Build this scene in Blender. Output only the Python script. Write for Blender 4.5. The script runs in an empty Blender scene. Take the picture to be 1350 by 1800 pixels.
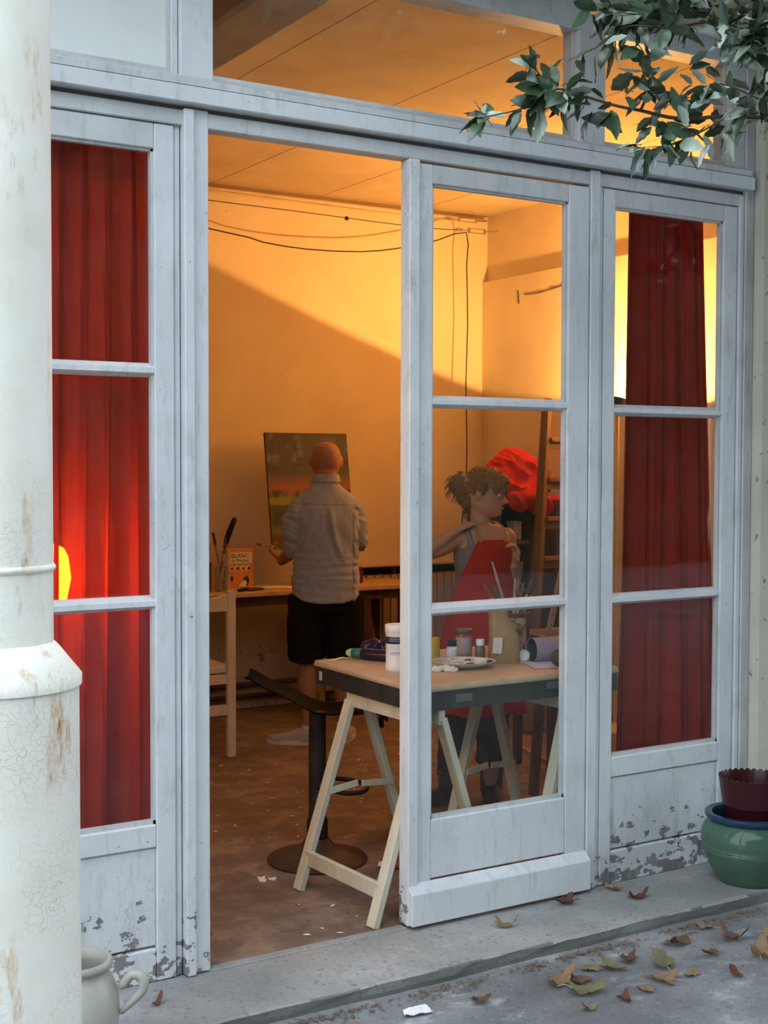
import bpy, bmesh, math, random
from mathutils import Vector, Matrix, noise
R = math.radians
PI = math.pi
random.seed(7)
SC = bpy.context.scene
COL = SC.collection

# ---------------------------------------------------------------- camera, sky, lamps, exposure
cam_d = bpy.data.cameras.new('camera')
cam = bpy.data.objects.new('camera', cam_d)
COL.objects.link(cam)
cam_d.sensor_fit = 'VERTICAL'; cam_d.sensor_height = 36.0
cam_d.lens = 2337.0 / 1800 * 36.0
cam_d.clip_start = 0.02
yaw, pitch, roll = R(31.68), R(-2.136), R(.13)
fw = Vector((math.sin(yaw)*math.cos(pitch), math.cos(yaw)*math.cos(pitch), math.sin(pitch)))
r0 = Vector((math.cos(yaw), -math.sin(yaw), 0)); u0 = r0.cross(fw)
r1 = r0*math.cos(roll) + u0*math.sin(roll); u1 = -r0*math.sin(roll) + u0*math.cos(roll)
m3 = Matrix((r1, u1, -fw)).transposed()
cam.matrix_world = Matrix.Translation((0, -3.7055, 1.56)) @ m3.to_4x4()
SC.camera = cam

w = bpy.data.worlds.new('overcast_sky'); SC.world = w
w.use_nodes = True
bg = w.node_tree.nodes['Background']
bg.inputs[0].default_value = (.78, .885, 1.0, 1)
bg.inputs[1].default_value = 3.9

SC.view_settings.view_transform = 'Standard'
SC.view_settings.look = 'None'
SC.view_settings.gamma = 1.0
SC.view_settings.exposure = 0.0
SC.view_settings.use_curve_mapping = False
SC.cycles.use_denoising = True
SC.cycles.max_bounces = 8
SC.cycles.transparent_max_bounces = 12
SC.cycles.caustics_reflective = False
SC.cycles.caustics_refractive = False

LAMP_POS = Vector((5.20, 2.148, 1.94))
LAMP_AX = Vector((.29, 0, .956)).normalized()
LAMP_POWER = 240.0
LAMP_COL = (1.0, .47, .12)
TABLE_LAMP = Vector((1.295, .42, 1.25))

# ---------------------------------------------------------------- materials
def nd(nt, t, **kw):
    n = nt.nodes.new(t)
    for k, v in kw.items():
        if k in n.inputs: n.inputs[k].default_value = v
        else: setattr(n, k, v)
    return n

def base_mat(name):
    m = bpy.data.materials.new(name); m.use_nodes = True
    nt = m.node_tree
    return m, nt, nt.nodes['Principled BSDF'], nt.links.new

def coords(nt, kind='Position', scale=(1,1,1)):
    if kind == 'Position':
        o = nd(nt, 'ShaderNodeNewGeometry').outputs['Position']
    else:
        o = nd(nt, 'ShaderNodeTexCoord').outputs[kind]
    mp = nd(nt, 'ShaderNodeMapping'); mp.inputs['Scale'].default_value = scale
    nt.links.new(o, mp.inputs[0])
    return mp.outputs[0]

def ramp(nt, fac, stops, interp='LINEAR'):
    r = nd(nt, 'ShaderNodeValToRGB'); cr = r.color_ramp; cr.interpolation = interp
    while len(cr.elements) < len(stops): cr.elements.new(.5)
    for e, (p, c) in zip(cr.elements, stops):
        e.position = p; e.color = (*c, 1) if len(c) == 3 else c
    nt.links.new(fac, r.inputs[0])
    return r.outputs[0]

def mixc(nt, fac, a, b, mode='MIX'):
    n = nd(nt, 'ShaderNodeMix', data_type='RGBA', blend_type=mode)
    for i, v in ((6, a), (7, b)):
        if isinstance(v, tuple): n.inputs[i].default_value = (*v, 1)
        else: nt.links.new(v, n.inputs[i])
    if isinstance(fac, (int, float)): n.inputs[0].default_value = fac
    else: nt.links.new(fac, n.inputs[0])
    return n.outputs[2]

def math_n(nt, op, a, b=0.0, c=None):
    n = nd(nt, 'ShaderNodeMath', operation=op)
    for i, v in enumerate((a, b) if c is None else (a, b, c)):
        if isinstance(v, (int, float)): n.inputs[i].default_value = v
        else: nt.links.new(v, n.inputs[i])
    return n.outputs[0]

def noise_n(nt, vec, scale, detail=4, rough=.6):
    n = nd(nt, 'ShaderNodeTexNoise'); n.inputs['Scale'].default_value = scale
    n.inputs['Detail'].default_value = detail; n.inputs['Roughness'].default_value = rough
    nt.links.new(vec, n.inputs['Vector'])
    return n.outputs['Fac']

def bump(nt, h, strength, dist, bsdf):
    b = nd(nt, 'ShaderNodeBump'); b.inputs['Strength'].default_value = strength; b.inputs['Distance'].default_value = dist
    nt.links.new(h, b.inputs['Height']); nt.links.new(b.outputs[0], bsdf.inputs['Normal'])

def mat(name, c1, c2=None, scale=12, rough=.6, metal=0, bmp=.15, dist=.004, stretch=(1,1,1), kind='Position', detail=5, lo=.3, hi=.7, spec=.3):
    m, nt, b, L = base_mat(name)
    b.inputs['Roughness'].default_value = rough; b.inputs['Metallic'].default_value = metal
    b.inputs['Specular IOR Level'].default_value = spec
    if c2 is None: c2 = tuple(x*.8 for x in c1)
    v = coords(nt, kind, stretch)
    f = noise_n(nt, v, scale, detail)
    L(ramp(nt, f, [(lo, c1), (hi, c2)]), b.inputs['Base Color'])
    if bmp: bump(nt, f, bmp, dist, b)
    return m

def paint_mat(name, peel=0.0, col=(.62,.635,.65), peel_z=.2, dirt=1.0):
    """old white paint: grime, specks, hairline cracks and, near the ground, flaked off to grey wood"""
    m, nt, b, L = base_mat(name)
    b.inputs['Roughness'].default_value = .5; b.inputs['Specular IOR Level'].default_value = .3
    p = coords(nt)
    sep = nd(nt, 'ShaderNodeSeparateXYZ'); L(p, sep.inputs[0]); z = sep.outputs[2]
    broad = noise_n(nt, p, 3.1, 6, .65)
    c = ramp(nt, broad, [(.3, tuple(x*(1-.16*dirt) for x in col)), (.62, col)])
    g = noise_n(nt, coords(nt, 'Position', (1, 1, .22)), 26, 6, .7)      # streaky grime
    c = mixc(nt, ramp(nt, g, [(.53, (0,0,0)), (.74, (.62*dirt,)*3)]), c, (.34,.34,.31))
    sp = noise_n(nt, p, 48, 3, .6)                                      # fly specks
    s2 = noise_n(nt, p, 7, 2, .5)
    spk = math_n(nt, 'MULTIPLY', ramp(nt, sp, [(.70, (0,0,0)), (.73, (1,1,1))]), ramp(nt, s2, [(.42, (0,0,0)), (.6, (1,1,1))]))
    c = mixc(nt, math_n(nt, 'MULTIPLY', spk, .8), c, (.07,.065,.055))
    # hairline cracks along the grain
    cr = noise_n(nt, coords(nt, 'Position', (1.6, 1, .55)), 9, 8, .7)
    crk = ramp(nt, cr, [(.490, (0,0,0)), (.5, (.5,)*3), (.510, (0,0,0))])
    crm = ramp(nt, noise_n(nt, p, 2.3, 3), [(.54, (0,0,0)), (.64, (1,1,1))])
    c = mixc(nt, math_n(nt, 'MULTIPLY', crk, crm), c, (.2,.2,.19))
    h = g
    if peel > 0:
        n1 = noise_n(nt, coords(nt, 'Position', (1, 1, 1.5)), 17, 8, .62)
        zf = nd(nt, 'ShaderNodeMapRange'); L(z, zf.inputs[0])
        for i, v in ((1, 0.0), (2, peel_z*2.2), (3, peel*.23), (4, -.12)): zf.inputs[i].default_value = v
        tot = math_n(nt, 'ADD', n1, zf.outputs[0])
        mk = ramp(nt, tot, [(.640, (0,0,0)), (.648, (1,1,1))])
        edge = ramp(nt, tot, [(.618, (0,0,0)), (.636, (1,1,1)), (.644, (1,1,1)), (.65, (0,0,0))])
        wood = ramp(nt, noise_n(nt, coords(nt, 'Position', (1, 1, .2)), 45, 6), [(.3, (.12,.115,.12)), (.7, (.27,.26,.26))])
        c = mixc(nt, math_n(nt, 'MULTIPLY', edge, .5), c, (.72,.74,.74))
        c = mixc(nt, mk, c, wood)
        h = math_n(nt, 'SUBTRACT', math_n(nt, 'MULTIPLY', g, .15), mk)
        bump(nt, h, .6, .002, b)
    else:
        bump(nt, g, .12, .003, b)
    L(c, b.inputs['Base Color'])
    return m

M = {}
M['paint'] = paint_mat('white_paint')
M['paint_low'] = paint_mat('flaking_white_paint', .66, peel_z=.12)
M['paint_panel'] = paint_mat('flaking_panel_paint', .72, peel_z=.22)
M['paint_dirty'] = paint_mat('grimy_white_paint', dirt=1.5, col=(.56,.57,.57))
M['paint_bar'] = paint_mat('worn_bar_paint', 0)
M['opaque'] = mat('whitewashed_pane', (.72,.74,.71), (.66,.69,.67), 4, .35, bmp=.02)

def glass_mat(name='old_window_glass', dust=.006):
    m = bpy.data.materials.new(name); m.use_nodes = True
    nt = m.node_tree; nt.nodes.clear(); L = nt.links.new
    out = nd(nt, 'ShaderNodeOutputMaterial')
    tr = nd(nt, 'ShaderNodeBsdfTransparent'); tr.inputs[0].default_value = (.95,.97,.96,1)
    gl = nd(nt, 'ShaderNodeBsdfGlossy'); gl.inputs['Roughness'].default_value = .015
    df = nd(nt, 'ShaderNodeBsdfDiffuse'); df.inputs[0].default_value = (.6,.6,.58,1)
    lw = nd(nt, 'ShaderNodeLayerWeight'); lw.inputs[0].default_value = .5
    f5 = math_n(nt, 'MULTIPLY_ADD', math_n(nt, 'POWER', lw.outputs['Facing'], 5.0), .5, .025)
    mx = nd(nt, 'ShaderNodeMixShader'); L(f5, mx.inputs[0]); L(tr.outputs[0], mx.inputs[1]); L(gl.outputs[0], mx.inputs[2])
    p = coords(nt)
    n = noise_n(nt, p, 5, 6, .7)
    bm_ = nd(nt, 'ShaderNodeBump'); bm_.inputs['Strength'].default_value = .05; bm_.inputs['Distance'].default_value = .01
    L(noise_n(nt, p, 3, 2), bm_.inputs['Height']); L(bm_.outputs[0], gl.inputs['Normal'])
    mx2 = nd(nt, 'ShaderNodeMixShader')
    L(ramp(nt, n, [(.4, (dust*.3,)*3), (.75, (dust*2.2,)*3)]), mx2.inputs[0])
    L(mx.outputs[0], mx2.inputs[1]); L(df.outputs[0], mx2.inputs[2]); L(mx2.outputs[0], out.inputs[0])
    return m
M['glass'] = glass_mat()
M['jar_glass'] = glass_mat('cloudy_jar_glass', .07)

def curtain_mat(name, tlf, trf, k=1.0):
    m = bpy.data.materials.new(name); m.use_nodes = True
    nt = m.node_tree; nt.nodes.clear(); L = nt.links.new
    out = nd(nt, 'ShaderNodeOutputMaterial')
    df = nd(nt, 'ShaderNodeBsdfDiffuse'); tl = nd(nt, 'ShaderNodeBsdfTranslucent'); tr = nd(nt, 'ShaderNodeBsdfTransparent')
    wv = noise_n(nt, coords(nt, 'Position', (1,1,1)), 5, 5)
    L(ramp(nt, wv, [(.3, (.30*k,.018*k,.012*k)), (.7, (.42*k,.030*k,.020*k))]), df.inputs[0])
    tl.inputs[0].default_value = (.55,.03,.012,1); tr.inputs[0].default_value = (1.0,.26,.045,1)
    a = nd(nt, 'ShaderNodeMixShader'); a.inputs[0].default_value = tlf; L(df.outputs[0], a.inputs[1]); L(tl.outputs[0], a.inputs[2])
    b = nd(nt, 'ShaderNodeMixShader'); b.inputs[0].default_value = trf; L(a.outputs[0], b.inputs[1]); L(tr.outputs[0], b.inputs[2])
    L(b.outputs[0], out.inputs[0])
    return m
M['curtain'] = curtain_mat('sheer_red_cloth', .30, .13)
M['curtain_thick'] = curtain_mat('thick_red_cloth', .08, 0.0, .62)

def wall_mat(name, c1, c2, stains=False):
    m, nt, b, L = base_mat(name)
    b.inputs['Roughness'].default_value = .85; b.inputs['Specular IOR Level'].default_value = .15
    p = coords(nt)
    n = noise_n(nt, p, 1.7, 7, .62)
    c = ramp(nt, n, [(.3, c2), (.62, c1)])
    c = mixc(nt, ramp(nt, noise_n(nt, p, 38, 2), [(.755, (0,0,0)), (.775, (.7,)*3)]), c, (.16,.1,.05))
    if stains:
        sep = nd(nt, 'ShaderNodeSeparateXYZ'); L(p, sep.inputs[0])
        zl = nd(nt, 'ShaderNodeMapRange'); L(sep.outputs[2], zl.inputs[0])
        for i, v in ((1, .35), (2, 1.0), (3, .10), (4, -.25)): zl.inputs[i].default_value = v
        sp = math_n(nt, 'ADD', noise_n(nt, coords(nt, 'Position', (1, 1, .8)), 14, 5, .7), zl.outputs[0])
        c = mixc(nt, ramp(nt, sp, [(.70, (0,0,0)), (.715, (1,1,1))]), c, (.03,.025,.02))
        zb = nd(nt, 'ShaderNodeMapRange'); L(sep.outputs[2], zb.inputs[0])
        for i, v in ((1, .55), (2, .80), (3, 1.0), (4, 0.0)): zb.inputs[i].default_value = v
        c = mixc(nt, math_n(nt, 'MULTIPLY', zb.outputs[0], .62), c, (.30,.27,.22))
    L(c, b.inputs['Base Color']); bump(nt, noise_n(nt, p, 14, 6), .2, .006, b)
    return m
M['plaster'] = wall_mat('cream_plaster', (.80,.68,.50), (.70,.58,.42))
M['plaster_back'] = wall_mat('stained_cream_plaster', (.80,.68,.50), (.71,.59,.43), True)
M['ceil'] = wall_mat('ceiling_board', (.62,.50,.36), (.48,.375,.26))
M['beam'] = mat('beam_plaster', (.42,.33,.24), (.30,.23,.16), 5, .8)

def outer_wall():
    m, nt, b, L = base_mat('beige_render')
    b.inputs['Roughness'].default_value = .9
    p = coords(nt)
    c = ramp(nt, noise_n(nt, p, 2.6, 6), [(.3, (.44,.40,.32)), (.65, (.56,.52,.43))])
    c = mixc(nt, ramp(nt, noise_n(nt, p, 26, 3), [(.64, (0,0,0)), (.68, (.8,)*3)]), c, (.16,.14,.11))
    L(c, b.inputs['Base Color']); bump(nt, noise_n(nt, p, 40, 5), .25, .004, b)
    return m
M['render'] = outer_wall()

def column_mat():
    m, nt, b, L = base_mat('crackled_white_paint')
    b.inputs['Roughness'].default_value = .55
    p = coords(nt)
    warp = nd(nt, 'ShaderNodeTexNoise'); warp.inputs['Scale'].default_value = 18; L(p, warp.inputs['Vector'])
    pw = nd(nt, 'ShaderNodeVectorMath', operation='MULTIPLY_ADD'); L(warp.outputs['Color'], pw.inputs[0]); pw.inputs[1].default_value = (.05,)*3; L(p, pw.inputs[2])
    v = nd(nt, 'ShaderNodeTexVoronoi', feature='DISTANCE_TO_EDGE'); v.inputs['Scale'].default_value = 74; L(pw.outputs[0], v.inputs['Vector'])
    sep = nd(nt, 'ShaderNodeSeparateXYZ'); L(p, sep.inputs[0])
    low = nd(nt, 'ShaderNodeMapRange'); L(sep.outputs[2], low.inputs[0])
    for i, q in ((1, 1.1), (2, 1.9), (3, 1.0), (4, .12)): low.inputs[i].default_value = q
    crk = math_n(nt, 'MULTIPLY', ramp(nt, v.outputs['Distance'], [(0.0, (1,1,1)), (.028, (0,0,0))]),
                 math_n(nt, 'MULTIPLY', low.outputs[0], ramp(nt, noise_n(nt, p, 6, 3), [(.38, (.0,)*3), (.62, (.62,)*3)])))
    c = ramp(nt, noise_n(nt, p, 5, 6), [(.3, (.68,.65,.57)), (.6, (.78,.755,.68))])
    c = mixc(nt, crk, c, (.38,.37,.31))
    r1 = noise_n(nt, coords(nt, 'Position', (1, 1, .28)), 20, 5, .7)
    r2 = noise_n(nt, coords(nt, 'Position', (1.4, 1.4, .2)), 7, 2)
    rust = math_n(nt, 'MULTIPLY', ramp(nt, r1, [(.55, (0,0,0)), (.68, (1,1,1))]), ramp(nt, r2, [(.46, (0,0,0)), (.58, (1,1,1))]))
    c = mixc(nt, math_n(nt, 'MULTIPLY', rust, .8), c, (.50,.27,.08))
    core = math_n(nt, 'MULTIPLY', ramp(nt, r1, [(.66, (0,0,0)), (.72, (1,1,1))]), rust)
    c = mixc(nt, core, c, (.16,.06,.02))
    L(c, b.inputs['Base Color'])
    bump(nt, math_n(nt, 'ADD', math_n(nt, 'MULTIPLY', crk, -1.0), math_n(nt, 'MULTIPLY', rust, .5)), .5, .002, b)
    return m
M['column'] = column_mat()

def floor_mat():
    m, nt, b, L = base_mat('dusty_brown_concrete')
    b.inputs['Roughness'].default_value = .75; b.inputs['Specular IOR Level'].default_value = .25
    p = coords(nt)
    c = ramp(nt, noise_n(nt, p, 2.2, 8, .65), [(.28, (.15,.10,.075)), (.55, (.25,.18,.14)), (.75, (.34,.265,.21))])
    c = mixc(nt, ramp(nt, noise_n(nt, coords(nt, 'Position', (1,2.2,1)), 17, 5, .7), [(.66, (0,0,0)), (.72, (.6,)*3)]), c, (.62,.52,.43))
    c = mixc(nt, ramp(nt, noise_n(nt, p, 6.5, 7, .7), [(.46, (.6,)*3), (.60, (0,0,0))]), c, (.10,.07,.055))
    c = mixc(nt, ramp(nt, noise_n(nt, p, 33, 3), [(.66, (0,0,0)), (.70, (.85,)*3)]), c, (.06,.045,.035))
    c = mixc(nt, ramp(nt, noise_n(nt, p, 55, 3), [(.68, (0,0,0)), (.71, (.8,)*3)]), c, (.55,.48,.42))
    L(c, b.inputs['Base Color']); bump(nt, noise_n(nt, p, 20, 6), .25, .004, b)
    return m
M['floor'] = floor_mat()

def concrete(name, a, bb, c3, wscale, wlo):
    m, nt, b, L = base_mat(name)
    b.inputs['Roughness'].default_value = .85
    p = coords(nt)
    c = ramp(nt, noise_n(nt, p, 3.2, 9, .68), [(.3, a), (.62, bb)])
    c = mixc(nt, ramp(nt, noise_n(nt, coords(nt, 'Position', (1, 1.6, 1)), wscale, 9, .72), [(wlo, (0,0,0)), (wlo+.09, (.75,)*3)]), c, c3)
    c = mixc(nt, ramp(nt, noise_n(nt, p, 46, 4, .7), [(.56, (0,0,0)), (.68, (.7,)*3)]), c, tuple(x*.38 for x in a))
    c = mixc(nt, ramp(nt, noise_n(nt, p, 1.4, 5, .6), [(.42, (.55,)*3), (.60, (0,0,0))]), c, tuple(x*.62 for x in a))
    c = mixc(nt, ramp(nt, noise_n(nt, p, 130, 2, .6), [(.62, (0,0,0)), (.72, (.38,)*3)]), c, c3)
    L(c, b.inputs['Base Color']); bump(nt, noise_n(nt, p, 60, 6, .7), .45, .006, b)
    return m
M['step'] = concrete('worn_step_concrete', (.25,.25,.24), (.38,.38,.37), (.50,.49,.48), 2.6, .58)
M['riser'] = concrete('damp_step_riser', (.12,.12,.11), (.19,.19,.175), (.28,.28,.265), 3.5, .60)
M['ground'] = concrete('blotched_asphalt', (.15,.155,.16), (.27,.275,.28), (.52,.54,.55), 4.2, .56)

M['wood_pale'] = mat('pale_paint_wood', (.60,.55,.44), (.48,.43,.33), 18, .6, stretch=(1,1,.25))
M['wood_raw'] = mat('pine_wood', (.52,.40,.26), (.40,.29,.18), 16, .6, stretch=(1,1,.2))
M['wood_old'] = mat('old_ladder_wood', (.23,.135,.07), (.15,.085,.04), 16, .6, stretch=(1,1,.2))
M['ply'] = mat('paint_flecked_plywood', (.60,.43,.30), (.46,.32,.21), 9, .5)
M['ply_edge'] = mat('plywood_edge', (.50,.37,.22), (.34,.23,.12), 60, .6, stretch=(.1,.1,3))
M['black_paint'] = mat('scuffed_black_paint', (.018,.017,.017), (.05,.045,.042), 14, .45)
M['black_metal'] = mat('black_enamel_metal', (.012,.011,.011), (.03,.025,.022), 10, .42, spec=.15)
M['black_plastic'] = mat('black_plastic', (.010,.010,.011), (.02,.02,.02), 20, .6, spec=.06)
M['brown_iron'] = mat('worn_iron_base', (.05,.035,.026), (.09,.06,.042), 8, .42, metal=.3)
M['dark_wood'] = mat('dark_stained_wood', (.055,.028,.016), (.10,.05,.028), 14, .5, stretch=(1,1,.2))
M['bench_top'] = mat('worn_bench_board', (.55,.38,.22), (.42,.28,.15), 10, .55)
M['chair_paint'] = mat('cream_chair_paint', (.66,.57,.44), (.55,.46,.35), 10, .5)
M['white_plastic'] = mat('white_plastic', (.80,.76,.76), (.76,.72,.72), 6, .35, bmp=.02)
M['navy'] = mat('navy_print', (.022,.024,.06), (.03,.03,.07), 10, .4, bmp=0)
M['grey_print'] = mat('grey_print', (.42,.40,.45), (.46,.44,.5), 10, .5, bmp=0)
M['tape'] = mat('smoky_tape', (.12,.12,.115), (.09,.09,.088), 10, .4, bmp=0)
M['label_paper'] = mat('label_paper', (.74,.68,.62), (.68,.62,.56), 12, .7, bmp=.03)
M['paper_white'] = mat('white_paper', (.85,.86,.88), (.80,.81,.84), 12, .7, bmp=.05)
M['paper_lilac'] = mat('lilac_paper', (.62,.56,.72), (.56,.50,.66), 9, .65, bmp=.05)
M['paper_yellow'] = mat('yellow_paper', (.80,.66,.05), (.76,.60,.05), 9, .6, bmp=.03)
M['paper_straw'] = mat('straw_paper', (.80,.72,.34), (.74,.64,.28), 9, .6, bmp=.03)
M['kraft'] = mat('brown_kraft_paper', (.36,.235,.105), (.27,.165,.07), 8, .75, bmp=.9, dist=.012)
M['china'] = mat('white_china', (.74,.72,.68), (.70,.68,.64), 6, .2, bmp=0)
M['green_paint'] = mat('green_paint_blob', (.02,.16,.09), (.015,.11,.06), 20, .35)
M['blue_paint'] = mat('blue_paint_blob', (.02,.025,.10), (.02,.02,.07), 20, .35)
M['steel'] = mat('dull_steel', (.55,.55,.56), (.45,.45,.46), 20, .3, metal=.9, bmp=.05)
M['lid_dark'] = mat('dark_lid', (.075,.06,.05), (.12,.10,.085), 25, .5)
M['jar_water'] = mat('murky_water', (.46,.36,.42), (.38,.28,.30), 8, .2, bmp=0)
M['jar_rust'] = mat('orange_sediment', (.42,.22,.12), (.34,.17,.09), 12, .4, bmp=0)
M['glue'] = mat('milky_liquid', (.62,.60,.66), (.56,.54,.6), 8, .3, bmp=0)
M['amber'] = mat('brown_liquid', (.22,.15,.10), (.16,.11,.08), 8, .25, bmp=0)
M['rust_can'] = mat('worn_red_can', (.15,.045,.035), (.09,.032,.028), 14, .5)
M['can_label'] = mat('peeled_can_label', (.42,.30,.18), (.10,.05,.035), 22, .7, lo=.42, hi=.55)
M['brush_wood'] = mat('grey_brush_handle', (.36,.33,.31), (.24,.22,.20), 30, .5)
M['brush_red'] = mat('red_brush_handle', (.42,.13,.05), (.32,.09,.04), 20, .45)
M['bristle'] = mat('bristle_hair', (.14,.09,.05), (.09,.06,.035), 60, .8)
M['purple_plastic'] = mat('dark_purple_plastic', (.018,.012,.032), (.035,.02,.05), 9, .25, bmp=.4, dist=.01)
M['teal'] = mat('teal_cap', (.04,.16,.15), (.03,.12,.12), 9, .35)
M['pale_green'] = mat('pale_green_cap', (.45,.58,.42), (.40,.52,.38), 9, .5)
M['stone'] = mat('dark_round_stone', (.045,.035,.035), (.075,.06,.06), 14, .7)
M['orange_pack'] = mat('orange_card', (.66,.27,.07), (.58,.22,.06), 9, .6, bmp=.03)
M['cream_print'] = mat('cream_print', (.78,.70,.52), (.74,.66,.48), 9, .6, bmp=0)
M['ink'] = mat('dark_ink', (.03,.022,.02), (.05,.035,.03), 9, .6, bmp=0)
M['red_cloth'] = mat('scarlet_cloth', (.72,.045,.014), (.58,.032,.012), 7, .85, bmp=.35, dist=.01, spec=.05)
M['apron'] = mat('red_apron_cloth', (.70,.035,.022), (.60,.028,.018), 8, .85, bmp=.3, dist=.008, spec=.05)
M['strap'] = mat('tan_strap', (.55,.40,.22), (.48,.34,.18), 20, .8)
M['tank'] = mat('grey_jersey', (.20,.19,.215), (.16,.15,.175), 12, .9, spec=.05)
M['shirt'] = mat('light_blue_grey_linen', (.36,.39,.48), (.30,.33,.41), 30, .9, bmp=.2, dist=.003, spec=.05)
M['shorts'] = mat('black_cotton', (.010,.008,.007), (.018,.014,.011), 20, .9, spec=.05)
M['trousers'] = mat('dark_grey_trousers', (.028,.024,.024), (.05,.042,.04), 10, .9, spec=.05)
M['boots'] = mat('dark_brown_leather', (.05,.026,.016), (.03,.016,.011), 14, .5)
M['shoe'] = mat('grey_canvas', (.40,.36,.33), (.34,.30,.28), 40, .85)
M['sole'] = mat('off_white_rubber', (.66,.62,.55), (.58,.54,.48), 10, .7)
M['skin_m'] = mat('tanned_skin', (.37,.175,.105), (.32,.145,.085), 9, .55, bmp=.05)
M['skin_w'] = mat('light_skin', (.46,.255,.18), (.42,.225,.155), 9, .55, bmp=.05)
M['hair'] = mat('brown_hair', (.13,.07,.032), (.25,.14,.065), 60, .6, stretch=(1,1,.3), bmp=.5)
M['lip'] = mat('lip_tint', (.40,.14,.11), (.36,.12,.1), 9, .5, bmp=0)
M['eye_white'] = mat('eye_white', (.7,.68,.65), (.66,.64,.6), 9, .3, bmp=0)
M['green_glaze'] = mat('green_glaze', (.052,.105,.070), (.078,.145,.098), 5, .08, bmp=.05)
M['blue_glaze'] = mat('blue_glaze', (.018,.04,.085), (.022,.055,.105), 6, .10, bmp=.05)
M['maroon_plastic'] = mat('maroon_plastic', (.055,.009,.013), (.042,.007,.010), 6, .3, bmp=.02)
M['stoneware'] = mat('salt_glazed_stoneware', (.42,.41,.36), (.34,.33,.28), 6, .28, bmp=.05)
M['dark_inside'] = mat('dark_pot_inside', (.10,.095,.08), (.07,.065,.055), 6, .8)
M['bark'] = mat('twig_bark', (.045,.038,.028), (.08,.065,.045), 40, .9)
M['pipe'] = mat('cream_pipe_paint', (.72,.60,.42), (.62,.50,.34), 8, .6)
M['wire'] = mat('dark_cable', (.025,.018,.012), (.04,.03,.02), 20, .6)
M['galv'] = mat('galvanised_steel', (.40,.34,.26), (.32,.27,.2), 30, .5, metal=.5)
M['grey_paint'] = mat('grey_white_paint', (.50,.48,.48), (.42,.40,.41), 9, .5)
M['crate'] = mat('greyed_crate_wood', (.34,.29,.26), (.27,.22,.19), 14, .7)
M['orange_wood'] = mat('orange_wood', (.48,.22,.07), (.40,.17,.05), 14, .6)
M['radiator'] = mat('cream_radiator_enamel', (.62,.48,.31), (.56,.42,.27), 9, .45)
M['brown_tin'] = mat('dark_red_tin', (.14,.035,.02), (.10,.026,.016), 9, .4)
M['red_pack'] = mat('red_wrapper', (.42,.035,.05), (.36,.03,.04), 9, .4, bmp=.1)
M['hedge'] = mat('hedge_green', (.02,.035,.015), (.05,.075,.03), 6, .9, bmp=.8, dist=.1)

def leaf_mat(name, a, b_):
    m, nt, b, L = base_mat(name)
    b.inputs['Roughness'].default_value = .27; b.inputs['Specular IOR Level'].default_value = .75
    f = noise_n(nt, coords(nt, 'Position'), 11, 3)
    L(ramp(nt, f, [(.35, a), (.65, b_)]), b.inputs['Base Color'])
    return m
M['leaf'] = leaf_mat('glossy_leaf', (.035,.075,.035), (.075,.13,.06))
M['leaf_pale'] = leaf_mat('pale_sheen_leaf', (.26,.34,.26), (.36,.43,.34))  # leaf colour lightened to paint in the glossy sky sheen
M['leaf_dark'] = leaf_mat('dark_leaf', (.022,.04,.022), (.045,.075,.035))
def dry(name, a, b_): return mat(name, a, b_, 22, .75, bmp=.4, dist=.003)
M['dry_tan'] = dry('dry_tan_leaf', (.52,.36,.22), (.38,.25,.15))
M['dry_brown'] = dry('dry_brown_leaf', (.30,.19,.125), (.19,.115,.075))
M['dry_olive'] = dry('dry_olive_leaf', (.36,.33,.19), (.27,.245,.14))
M['dry_red'] = dry('dry_reddish_leaf', (.28,.12,.075), (.18,.075,.05))

def emit(name, col, s):
    m = bpy.data.materials.new(name); m.use_nodes = True
    nt = m.node_tree; nt.nodes.clear()
    o = nd(nt, 'ShaderNodeOutputMaterial'); e = nd(nt, 'ShaderNodeEmission'); e.inputs[0].default_value = (*col, 1); e.inputs[1].default_value = s
    nt.links.new(e.outputs[0], o.inputs[0]); return m
M['lamp_glow'] = emit('glowing_lamp_shade', (1.0, .57, .18), 55)
M['bulb'] = emit('hot_bulb', (1.0, .72, .35), 45)

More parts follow.
